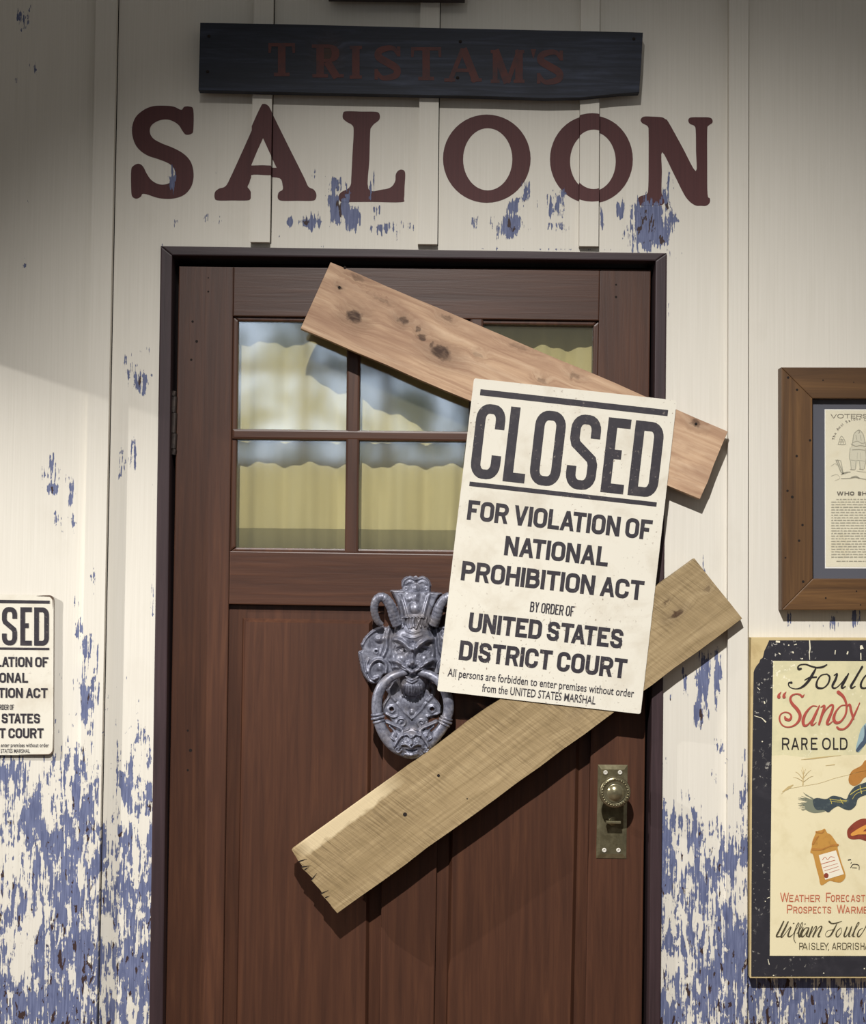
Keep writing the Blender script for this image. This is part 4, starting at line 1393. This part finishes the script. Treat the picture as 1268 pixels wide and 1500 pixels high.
child('poster_lettering', pen_strokes([
    ([(332, 702), (334, 680), (356, 650)], [38, 26, 6]), ([(388, 700), (390, 678), (411, 648)], [38, 26, 6]),
    ([(606, 676), (584, 700), (560, 678), (515, 670), (470, 690), (456, 730), (478, 778), (530, 835), (560, 895), (548, 955), (500, 1006), (430, 1026), (370, 1004), (340, 945), (352, 890), (400, 866), (448, 880), (466, 916), (445, 948), (408, 940), (398, 918)], [6, 22, 20, 14, 20, 26, 32, 36, 34, 28, 18, 12, 14, 18, 14, 12, 16, 22, 26, 30, 20]),
    ([(742, 802), (690, 802), (630, 862), (594, 945), (602, 1004), (640, 1002), (700, 930), (755, 820)], [10, 14, 24, 34, 30, 18, 12, 12]),
    ([(768, 796), (725, 890), (684, 985), (700, 1003), (735, 975)], [14, 28, 30, 16, 6]),
    ([(782, 812), (822, 800), (800, 880), (764, 996)], [8, 24, 28, 22]), ([(772, 965), (830, 850), (890, 790), (914, 800), (896, 870), (852, 975), (866, 996), (910, 965)], [8, 12, 18, 24, 28, 30, 18, 6]),
    ([(1058, 790), (1000, 798), (945, 860), (922, 935), (948, 978), (1000, 962), (1050, 885), (1058, 785), (1025, 700), (972, 652)], [10, 12, 20, 34, 32, 20, 20, 24, 30, 40]),
    ([(1062, 806), (1092, 786), (1108, 850), (1132, 935)], [8, 26, 28, 24]), ([(1200, 766), (1150, 880), (1092, 992), (1035, 1044), (985, 1048), (958, 1028)], [10, 20, 22, 18, 24, 22])], za), m_pred, 'red script lettering reading Sandy')
bm_polys = []
for ch, a, b in (('R', 366, 446), ('A', 466, 550), ('R', 572, 642), ('E', 676, 748), ('O', 797, 890), ('L', 914, 972), ('D', 988, 1070)):
    bm_polys += zl(put_glyph((ROUND if ch in 'OD' else SANS)[ch][1], a, b, 1140, 1268, 15), za)
child('poster_lettering', bm_polys, m_pblk, 'black lettering RARE OLD')
w = []
w += put_glyph(SANS['W'][1], 190, 302, 150, 264, 12)
w += text_line('EATHER', 306, 690, 178, 264, 11, gap=.25)
w += put_glyph(SANS['F'][1], 766, 828, 150, 264, 12)
w += text_line('ORECASTS', 826, 1320, 178, 264, 11, ROUND, gap=.25)
w += put_glyph(SANS['P'][1], 276, 346, 302, 410, 12)
w += text_line('ROSPECTS', 356, 832, 325, 410, 11, ROUND, gap=.25)
w += put_glyph(SANS['W'][1], 900, 1008, 302, 410, 12)
w += text_line('ARME', 1006, 1290, 325, 410, 11, gap=.25)
child('poster_lettering', zl(w, zc), m_pred2, 'rust coloured lettering about weather forecasts')
child('poster_lettering', pen_strokes([
    ([(235, 510), (190, 605), (145, 695), (185, 700), (215, 690)], [16, 20, 20, 10, 6]), ([(292, 514), (248, 605), (204, 694), (225, 700), (320, 575)], [14, 22, 22, 8, 5]),
    ([(326, 585), (290, 682), (308, 702), (345, 680)], [14, 20, 14, 6]), ([(355, 536), (365, 533)], 12), ([(345, 680), (400, 600), (428, 545), (412, 535), (374, 640), (364, 730), (384, 780)], [5, 6, 8, 8, 14, 12, 6]),
    ([(400, 665), (455, 590), (474, 535), (456, 536), (424, 640), (428, 702), (452, 690)], [5, 6, 8, 8, 18, 18, 8]), ([(478, 590), (442, 686), (456, 702)], [14, 20, 10]), ([(500, 545), (508, 542)], 11),
    ([(548, 590), (505, 596), (462, 660), (466, 702), (500, 680), (550, 600), (522, 682), (538, 702)], [8, 10, 18, 18, 8, 12, 20, 10]),
    ([(595, 578), (552, 702)], [16, 20]), ([(560, 690), (622, 588), (648, 585), (602, 702)], [5, 6, 14, 20]), ([(612, 690), (675, 588), (714, 580), (668, 690), (690, 702)], [5, 6, 16, 20, 10]),
    ([(806, 512), (838, 536), (900, 530), (965, 508)], [22, 16, 12, 6]), ([(905, 536), (862, 620), (820, 688), (775, 704), (758, 672), (790, 628), (862, 612)], [6, 20, 16, 6, 5, 5, 6]),
    ([(948, 590), (902, 640), (894, 690), (918, 702), (960, 645), (955, 592)], [6, 12, 18, 10, 6, 8]), ([(1030, 582), (994, 682), (1010, 702), (1050, 655), (1086, 582), (1052, 684), (1068, 702)], [14, 20, 12, 6, 14, 20, 10]),
    ([(1085, 690), (1150, 585), (1182, 530), (1160, 535), (1118, 640), (1104, 694), (1128, 700)], [5, 6, 10, 8, 18, 18, 6]), ([(1226, 596), (1185, 620), (1160, 680), (1180, 702), (1230, 640), (1290, 530)], [6, 10, 18, 12, 8, 14])], zc), m_polive, 'dark script signature William')
w = []
for ch, a, b in (('P', 430, 482), ('A', 468, 536), ('I', 552, 562), ('S', 582, 632), ('L', 646, 688), ('E', 697, 746), ('Y', 738, 800), ('A', 840, 898), ('R', 906, 958), ('D', 970, 1026), ('R', 1036, 1086), ('I', 1102, 1112), ('S', 1126, 1182), ('H', 1200, 1248), ('A', 1252, 1312)):
    w += put_glyph(SANS[ch][1], a, b, 778, 866, 9)
w += [[(796, 856), (806, 856), (798, 880), (792, 880)]]
child('poster_lettering', zl(w, zc), m_polive, 'olive lettering PAISLEY ARDRISHA')
# the painted scene
sm = lambda pts: [[zb(p) for p in catmull(pts, 4, True)]]
child('painted_hill', zl(ribbon(catmull([(150, 645), (210, 600), (350, 572), (500, 545), (640, 500), (760, 470), (930, 430), (1200, 400)], 4), [3, 16, 5, 3, 12, 6, 3, 3][:1] * 29), zb) + zl(ribbon([(330, 330), (450, 318), (600, 300), (700, 290)], [3, 14, 8, 2]), zb) + zl(ribbon([(555, 385), (640, 375)], [4, 9]), zb) + zl(ribbon([(160, 625), (220, 585), (260, 560)], [6, 26, 6]), zb), m_wash, mp=LM1)
child('painted_tree', pen_strokes([([(348, 560), (350, 500), (352, 440), (345, 400)], [10, 8, 5, 3]), ([(350, 510), (310, 460), (280, 440)], [5, 3, 2]), ([(350, 500), (390, 450), (420, 425)], [5, 3, 2]), ([(350, 530), (300, 500), (260, 490)], [4, 3, 2]), ([(350, 535), (410, 490), (440, 480)], [4, 3, 2]), ([(352, 470), (330, 420)], [4, 2]), ([(352, 465), (372, 415)], [4, 2])], zb), m_wash)
fring = []
rnd = random.Random(3)
for i in range(34):
    y0 = 690 + rnd.uniform(-18, 90)
    x1 = rnd.uniform(300, 380)
    fring += zl(ribbon([(480, 745 + (y0 - 735) * .5), (420, y0 + rnd.uniform(-8, 8)), (x1, y0 + (y0 - 735) * .5 + rnd.uniform(-14, 10))], [14, 7, 2]), zb)
child('painted_fringe', fring + sm([(380, 720), (450, 690), (520, 690), (580, 720), (570, 790), (500, 815), (430, 815), (370, 780)]), m_tassel, mp=LM1)
child('painted_scarf', sm([(440, 700), (480, 680), (560, 690), (620, 660), (690, 672), (745, 690), (770, 640), (820, 580), (900, 545), (1000, 520), (1120, 540), (1120, 640), (1000, 640), (900, 660), (850, 690), (830, 750), (780, 790), (720, 780), (670, 755), (620, 780), (580, 812), (540, 790), (480, 790), (450, 760)]), m_scarf, mp=LM2)
child('painted_check', pen_strokes([([(600, 690), (612, 735)], 5), ([(690, 690), (715, 735)], 5), ([(590, 690), (660, 700), (750, 705)], 5), ([(600, 712), (680, 718), (745, 715)], 4), ([(780, 650), (850, 605), (925, 585), (1050, 570)], 6), ([(870, 570), (885, 640)], 6), ([(800, 690), (840, 640), (930, 610), (1050, 600)], 4)], zb), m_yel)
child('painted_mitten', sm([(930, 330), (880, 385), (800, 430), (768, 490), (772, 545), (815, 570), (870, 545), (905, 500), (960, 470), (1040, 430), (1050, 350)]), m_mitt, mp=LM1)
child('painted_coat', sm([(930, -10), (880, 50), (850, 150), (832, 235), (858, 262), (905, 205), (960, 150), (1100, 160), (1250, 100), (1200, -60), (1050, -110)]), m_coat, mp=LM1)
child('painted_coat_edge', pen_strokes([([(845, 245), (890, 190), (930, 150), (990, 140)], [26, 40, 30, 20]), ([(915, 20), (920, 100), (912, 160)], [10, 20, 30])], zb), m_coat_d)
child('painted_shoe', sm([(930, 870), (860, 880), (800, 920), (754, 975), (760, 1040), (800, 1060), (870, 1058), (930, 1076), (1060, 1080), (1080, 900)]), m_shoe, mp=LM1)
child('painted_shoe_light', pen_strokes([([(800, 1015), (860, 985), (930, 940), (980, 930)], [30, 46, 30, 12]), ([(850, 1000), (930, 1000), (1000, 1000)], [30, 26, 14])], zb), m_orange)
child('painted_bottle', sm([(432, 1085), (455, 1025), (475, 985), (520, 975), (548, 962), (570, 1000), (605, 1020), (660, 1100), (668, 1150), (700, 1270), (738, 1390), (700, 1450), (640, 1450), (590, 1440), (515, 1480), (492, 1400), (465, 1300), (440, 1200), (415, 1180), (428, 1130)]), m_bottle, mp=LM1)
child('painted_bottle_neck', pen_strokes([([(440, 1150), (520, 1150), (600, 1120), (665, 1110)], [24, 14, 12, 22]), ([(470, 990), (520, 1000), (540, 975)], [16, 10, 14]), ([(440, 1100), (460, 1060), (490, 1030)], [18, 24, 10])], zb), m_mitt)
child('painted_label', zl([[(492, 1204), (650, 1160), (722, 1378), (552, 1430)]], zb), m_plabel, mp=LM2)
child('painted_label_lines', pen_strokes([([(525, 1248), (550, 1222), (575, 1245), (600, 1218), (635, 1226)], 5), ([(515, 1286), (640, 1250)], 6), ([(530, 1320), (665, 1280)], 4), ([(545, 1348), (672, 1308)], 4), ([(590, 1365), (680, 1335)], 4)], zb), m_pred2)
child('painted_seal', sm([(582, 1390), (576, 1408), (560, 1414), (544, 1406), (540, 1390), (546, 1374), (562, 1368), (577, 1375)]), m_shoe)
child('painted_sketch', pen_strokes([([(762, 1248), (785, 1244)], 8), ([(784, 1318), (808, 1288), (858, 1296), (862, 1336)], 6), ([(800, 1318), (840, 1320)], 5), ([(786, 1280), (792, 1270)], 5)], zb), m_pblk)


# ------------------------------------------------------------------ the bronze door knocker
KY = DF
PXM = 2.7 / FPX                                      # one photo pixel on the wall in metres
kn = empty('door_knocker', P(603, 1115, KY) * 1.0, label='grey bronze horned devil head door knocker with a ring in its mouth', cat='door knocker')


def seg_d(U, V, pts):
    D = np.full(U.shape, 1e9)
    for (a, b), (c, d) in zip(pts[:-1], pts[1:]):
        L = (c - a) ** 2 + (d - b) ** 2 + 1e-9
        t = np.clip(((U - a) * (c - a) + (V - b) * (d - b)) / L, 0, 1)
        D = np.minimum(D, np.hypot(U - a - t * (c - a), V - b - t * (d - b)))
    return D


def inside(U, V, poly):
    r = np.zeros(U.shape, bool)
    n = len(poly)
    for i in range(n):
        x1, y1 = poly[i]; x2, y2 = poly[(i + 1) % n]
        if y1 == y2: continue
        c = ((y1 > V) != (y2 > V)) & (U < (x2 - x1) * (V - y1) / (y2 - y1) + x1)
        r ^= c
    return r


class Relief:
    """cast relief: height in pixels above the door, over the photo plane"""
    def __init__(s, u0, u1, v0, v1, step=.8):
        s.us = np.arange(u0, u1 + step, step); s.vs = np.arange(v0, v1 + step, step)
        s.U, s.V = np.meshgrid(s.us, s.vs)
        s.H = np.zeros(s.U.shape)

    def plate(s, pts, h, e=2.0, n=5, add=False):
        poly = [tuple(p) for p in (catmull(pts, n, True) if n else pts)]
        sd = seg_d(s.U, s.V, poly + poly[:1]) * np.where(inside(s.U, s.V, poly), 1, -1)
        k = np.clip(sd / e, 0, 1)
        r = h * np.sqrt(np.clip(1 - (1 - k) ** 2, 0, 1))
        s.H = s.H + r if add else np.maximum(s.H, r)

    def dome(s, cu, cv, ru, rv, h, base=0.0, add=True, p=1.0):
        q = np.clip(1 - ((s.U - cu) / ru) ** 2 - ((s.V - cv) / rv) ** 2, 0, 1) ** p
        s.H = s.H + h * q if add else np.maximum(s.H, (base + h * np.sqrt(q)) * (q > 0))

    def ridge(s, pts, w, h, n=5, add=True):
        c = [tuple(p) for p in catmull(pts, n)] if n and len(pts) > 2 else pts
        k = np.clip(1 - (seg_d(s.U, s.V, c) / w) ** 2, 0, 1)
        s.H = s.H + h * k

    def spiral(s, cu, cv, r0, turns, w, h, a0=0, sign=1):
        s.ridge([(cu + r0 * (1 - .85 * t) * math.cos(a0 + sign * t * turns * 6.283), cv + r0 * (1 - .85 * t) * math.sin(a0 + sign * t * turns * 6.283)) for t in np.linspace(0, 1, int(14 * turns) + 3)], w, h, 0)

    def hole(s, cu, cv, ru, rv=None):
        rv = rv or ru
        s.H = np.where(((s.U - cu) / ru) ** 2 + ((s.V - cv) / rv) ** 2 < 1, 0, s.H)

    def blur(s, n=1):
        for _ in range(n):
            h = np.pad(s.H, 1, mode='edge')
            m = (h[:-2, 1:-1] + h[2:, 1:-1] + h[1:-1, :-2] + h[1:-1, 2:] + 2 * s.H) / 6
            s.H = np.where(s.H > .05, m, 0)

    def build(s, name, mat, parent, ybase, lift=0.0, ymap=None, **k):
        bm = bmesh.new()
        nv, nu = s.H.shape
        on = s.H > .05
        vid = {}
        ym = ybase if ymap is None else ymap

        def vert(i, j):
            if (i, j) not in vid:
                h = max(0.0, float(s.H[i, j]))
                p = P(float(s.us[j]), float(s.vs[i]), ym)
                vid[(i, j)] = bm.verts.new((p.x, ybase - (h + (lift if h > .05 else lift * 0)) * PXM, p.z))
            return vid[(i, j)]
        for i in range(nv - 1):
            for j in range(nu - 1):
                if on[i, j] or on[i + 1, j] or on[i, j + 1] or on[i + 1, j + 1]:
                    bm.faces.new((vert(i, j), vert(i + 1, j), vert(i + 1, j + 1), vert(i, j + 1)))
        return link(name, bm, mat, parent=parent, smooth=True, recalc=False, **k)


def mir(pts, ax=604.5):
    return [(2 * ax - a, b) for a, b in pts]


# backplate: crest, side scrolls and the pierced plate behind the ring
r = Relief(522, 686, 842, 1076)
r.plate([(589, 862), (588, 852), (593, 846), (600, 844.5), (609, 847), (618, 845), (626, 848), (630, 855), (630, 864), (628, 876), (590, 876)], 5, 2)
for sg in (1, -1):
    cx = 609.5
    r.ridge([(cx - sg * 1, 849), (cx - sg * 9, 846), (cx - sg * 17, 850), (cx - sg * 20, 858)], 1.8, 2.4)
    r.ridge([(cx - sg * 4, 854), (cx - sg * 10, 852), (cx - sg * 15, 856)], 1.5, 1.8)
    r.dome(cx - sg * 14.5, 862, 3.4, 3.4, 2.2)
    r.dome(cx - sg * 14.5, 862, 1.5, 1.5, -3.5)
r.dome(609, 849, 3.5, 5, 3)
r.dome(608, 862, 7, 8, 5)
wing = [(562, 918), (548, 923), (537.5, 932), (529.5, 944), (531, 952), (525, 955), (526.5, 963), (529, 977), (532, 986), (539, 997.5), (548, 1002), (556.5, 998), (562, 988), (580, 982), (582, 930)]
for W_ in (wing, mir(wing)):
    r.plate(W_, 4.5, 2)
for m_ in (lambda q: q, mir):
    r.ridge(m_([(560, 919), (548, 924), (537.5, 933), (531, 944)]), 2.2, 4.6)
    r.ridge(m_([(527, 957), (529, 966), (531, 977), (534, 986), (541, 996), (548, 999.5)]), 2.4, 4.9)
    c, d = m_([(555.5, 935)])[0]
    r.dome(c, d, 7.5, 7.5, 7)
    r.dome(c - 1.5, d - 2.5, 3, 2, -1.5)
    c, d = m_([(551, 954)])[0]
    r.dome(c, d, 5, 4.5, 2.5); r.dome(c, d, 2.6, 2.4, -7)
    r.ridge(m_([(565, 985), (566, 974), (560, 967), (552, 966), (545, 971), (541, 980), (542, 990), (547, 995), (553, 992)]), 2.6, 6.1)
    r.ridge(m_([(540, 966), (537, 974), (538, 984)]), 2.0, 3.8)
    c, d = m_([(548.5, 993.5)])[0]
    r.dome(c, d, 3.2, 3.2, 3)
    r.ridge(m_([(570, 920), (567, 935), (566, 950), (562, 960)]), 3, 5.8)
    r.ridge(m_([(564, 925), (561, 945), (557, 958)]), 2, 3.5)
    c, d = m_([(556, 977)])[0]
    r.dome(c, d, 5, 6, 2.6)
low = [(576, 990), (575.5, 998), (566, 1010), (569, 1018), (561, 1032), (562, 1044), (570, 1050), (576, 1060), (584, 1072), (603, 1074), (622, 1072), (627, 1060), (629, 1050), (642, 1047), (647.5, 1041), (640, 1026), (629, 1014), (632, 998), (630, 990)]
r.plate(low, 4.5, 2)
for m_ in (lambda q: q, lambda q: mir(q, 603)):
    c, d = m_([(573.5, 1038.5)])[0]
    r.dome(c, d, 7.5, 7, 3); r.hole(c, d, 3.2, 3)
    r.spiral(m_([(588.5, 1058.5)])[0][0], 1058.5, 8, 1.3, 1.8, 3, 0 if m_([(1, 1)])[0][0] > 600 else 3.14)
    r.ridge(m_([(576, 1000), (571, 1010), (574, 1020), (579, 1026)]), 3, 3)
    r.ridge(m_([(566, 1046), (575, 1050), (581, 1049)]), 2, 2.6)
    r.ridge(m_([(582, 1030), (588, 1038), (598, 1048), (603, 1052)]), 2.2, 2.4)
r.dome(603, 1043, 5, 4.5, 4)
r.dome(603, 1028, 22, 14, 3)
r.blur(1)
r.build('backplate', m_bronze, kn, KY)

# head
r = Relief(562, 650, 862, 1034, .7)
r.plate([(572, 864.5), (590, 864), (609, 867), (628, 866.5), (647, 869), (640, 880), (632, 900), (634, 925), (578, 925), (584, 900), (581, 884)], 13, 4, 0)     # flaring crown
r.dome(608, 905, 26, 40, 9)
r.ridge([(573, 866), (592, 866)], 1.6, 2.6, 0); r.ridge([(620, 868), (646, 870.5)], 1.6, 2.6, 0)
r.dome(608.5, 872, 7, 12, 6); r.dome(598, 876, 6, 6, 3); r.dome(608, 890, 10, 9, 4.5)
for du in (-22, 20):
    r.ridge([(608 + du, 872), (608 + du * .75, 890), (608 + du * .6, 904)], 3, 3)
r.ridge([(590, 904.5), (606, 903), (622, 904)], 1.8, 2.6)
rnd = random.Random(12)
for i in range(9):                                   # fringe of hair on the brow
    x = 588 + i * 4.6
    r.ridge([(x, 905), (x + rnd.uniform(-1.5, 1.5), 912), (x + rnd.uniform(-2, 2), 919 + rnd.uniform(-2, 2))], 1.9, 4.2)
face = np.clip(1 - ((r.U - 605) / 34) ** 2 - ((r.V - 958) / 62) ** 2, 0, 1)
r.H = np.maximum(r.H, 25 * face ** .45)
r.dome(605, 930, 26, 16, 6)                          # forehead
r.ridge([(590, 930), (604, 934), (618, 930)], 1.6, 2.2); r.ridge([(594, 924), (605, 927), (616, 924)], 1.4, 1.6)
for ax in (1, -1):
    f = lambda q: q if ax == 1 else mir(q, 604.5)
    r.ridge(f([(576, 936), (584, 937), (592, 942), (601, 950)]), 4.2, 11)      # scowling brow
    r.ridge(f([(577, 939), (585, 941), (592, 945)]), 1.5, 2)
    c, d = f([(588.5, 952.5)])[0]
    r.dome(c, d, 9.5, 6.5, -10); r.dome(c, d + .5, 5.5, 3.6, 7)                # socket and eyeball
    r.ridge(f([(581, 952), (588, 949), (596, 953)]), 1.4, 2.2); r.ridge(f([(582, 955), (588, 957), (595, 956)]), 1.3, 1.8)
    r.dome(c, d + .6, 1.5, 1.5, -1.6)
    c, d = f([(585, 965)])[0]
    r.dome(c, d, 10, 9, 6)                                                    # cheek
    c, d = f([(597, 972.5)])[0]
    r.dome(c, d, 5, 5, 6)                                                     # nostril wing
    r.ridge(f([(604, 983), (597, 980), (588, 974), (580, 969), (571, 968)]), 4.4, 9)   # moustache
    r.ridge(f([(601, 986), (590, 981), (580, 977), (570, 980)]), 3, 4)
    r.ridge(f([(594, 980), (584, 974), (576, 971)]), 1.1, -2)
    r.dome(*f([(593, 985)])[0], 8, 4, -9)
    r.ridge(f([(577, 945), (574, 955), (575, 966)]), 2.5, 3)
r.ridge([(604.5, 946), (604.5, 958), (604, 968)], 4.4, 9)                     # nose
r.dome(604, 972, 6.5, 7, 11)
r.dome(604, 979.5, 2.2, 1.6, -4)
r.ridge([(604.5, 940), (604.5, 946)], 2, -3, 0)
r.ridge([(594, 991), (603, 994.5), (612, 991)], 2.2, 5); r.ridge([(595, 995), (603, 998.5), (611, 995)], 2.2, 4.5); r.ridge([(593, 993), (603, 996.5), (613, 993)], .9, -3)
r.dome(603, 1010, 21, 19, 13, p=.8)                                           # chin beard
for i in range(9):
    x = 587 + i * 4
    r.ridge([(x + (603 - x) * .12, 1003), (x, 1012), (x + (603 - x) * .2 + rnd.uniform(-1, 1), 1023)], 1.6, 3.2)
for i in range(5):
    r.spiral(589 + i * 7, 1024 - abs(i - 2) * 1.5, 3.2, 1, 1.2, 2.2, i)
r.H = np.where((r.V > 985) & (np.abs(r.U - 603) > 24 - (r.V - 985) * .12), 0, r.H)
r.blur(1)
r.build('head', m_bronze, kn, KY, ymap=KY - .02)
for ax in (604.5, None):                             # ram's horns
    pts = [(582, 915), (577, 903), (573, 890), (566, 879), (558.5, 874.5), (551, 879), (548, 890), (549.5, 902), (554, 911), (560, 915)]
    hs = [16, 20, 24, 27, 28, 27, 25, 22, 19, 17]
    rr = [8, 8, 7.6, 7.2, 6.8, 6.3, 5.8, 5.4, 4.8, 3.2]
    if ax: pts = mir(pts, 608)
    q = catmull([(a, b, h, s) for (a, b), h, s in zip(pts, hs, rr)], 7)
    bm = bmesh.new()
    P3, RR = [], []
    for i, (a, b, h, s) in enumerate(q):
        c = P(a, b, KY - h * PXM)
        P3.append((c.x, KY - h * PXM, c.z))
        RR.append(s * PXM * (1 + .045 * math.cos(i * 2.1)))
    tube(bm, P3, RR, 16)
    link('horn', bm, m_bronze, parent=kn, smooth=True)

# ring with its collars and small mask
bm = bmesh.new()
rp = [(596, 984, 22, 4.5), (584, 987, 24, 6), (571, 993, 26, 7), (560, 1004, 27, 7.4), (553.5, 1018, 28, 7.6), (551.5, 1034, 28, 7.6), (553, 1050, 28, 7.6), (559, 1068, 28, 8.2), (570, 1085, 28, 9), (585, 1097, 28, 9.3), (603, 1101, 28, 9.3),
      (619, 1096, 28, 9), (633, 1083, 28, 8.5), (646, 1068, 28, 7.9), (653.5, 1053, 28, 7.6), (657, 1038, 28, 7.6), (655, 1020, 28, 7.6), (648, 1004, 27, 7.4), (637, 993, 26, 7), (624, 987, 24, 6), (612, 985, 22, 4.5)]
q = catmull(rp, 7)
P3, RR = [], []
for (a, b, h, s) in q:
    c = P(a, b, KY - h * PXM)
    P3.append((c.x, KY - h * PXM, c.z)); RR.append(s * PXM)
tube(bm, P3, RR, 20)
for i in (42, 96):
    for dd, k in ((-2, 1.22), (0, 1.36), (2, 1.22)):
        a, b = Vector(P3[i + dd]), Vector(P3[i + dd + 1])
        m_ = (a + b) / 2; dr = (b - a).normalized()
        tube(bm, [m_ - dr * .0022, m_ - dr * .0012, m_ + dr * .0012, m_ + dr * .0022], [RR[i] * (k - .1), RR[i] * k, RR[i] * k, RR[i] * (k - .1)], 20)
ring = link('knocker_ring', bm, m_bronze, parent=kn, smooth=True)
r = Relief(558, 650, 1052, 1116, .7)
r.plate([(580, 1070), (590, 1074), (602, 1072), (614, 1074), (625, 1069), (634, 1078), (632, 1094), (620, 1108), (603, 1113), (586, 1108), (573, 1094), (571, 1078)], 6, 4)
r.dome(602.5, 1087, 20, 22, 8, p=.7)
for ax in (1, -1):
    f = lambda q: q if ax == 1 else mir(q, 602.5)
    r.ridge(f([(566, 1058), (577, 1063), (586, 1067), (589, 1074), (583, 1083), (578, 1093)]), 2.8, 6)
    r.ridge(f([(562, 1066), (570, 1078), (577, 1084)]), 1.8, 4)
    r.ridge(f([(570, 1064), (578, 1072), (580, 1078)]), 1.6, 4)
    r.spiral(*f([(582.5, 1098)])[0], 5, 1.3, 1.5, 4, 0)
    r.dome(*f([(596, 1080)])[0], 4, 3.2, -4); r.dome(*f([(596, 1080.5)])[0], 2, 1.8, 3)
    r.ridge(f([(590, 1077), (596, 1075), (601, 1079)]), 1.7, 4)
    r.ridge(f([(602, 1094), (596, 1090), (588, 1090), (586, 1095)]), 2, 4.5)
    r.dome(*f([(594, 1086)])[0], 4, 3.5, 3)
    r.ridge(f([(598, 1068), (592, 1070), (589, 1066)]), 1.8, 3)
r.ridge([(602.5, 1079), (602.5, 1088)], 2.4, 5, 0); r.dome(602.5, 1089, 3.8, 3.2, 4)
r.ridge([(595, 1098), (602.5, 1100), (610, 1098)], 1.6, -4); r.dome(602.5, 1105, 9, 5, 5)
for i in range(6):
    r.spiral(590 + i * 5, 1107 - abs(i - 2.5), 2.6, 1, 1.1, 2, i)
r.blur(1)
r.build('ring_mask', m_bronze, ring, KY - 26 * PXM, lift=4, ymap=KY - .045)
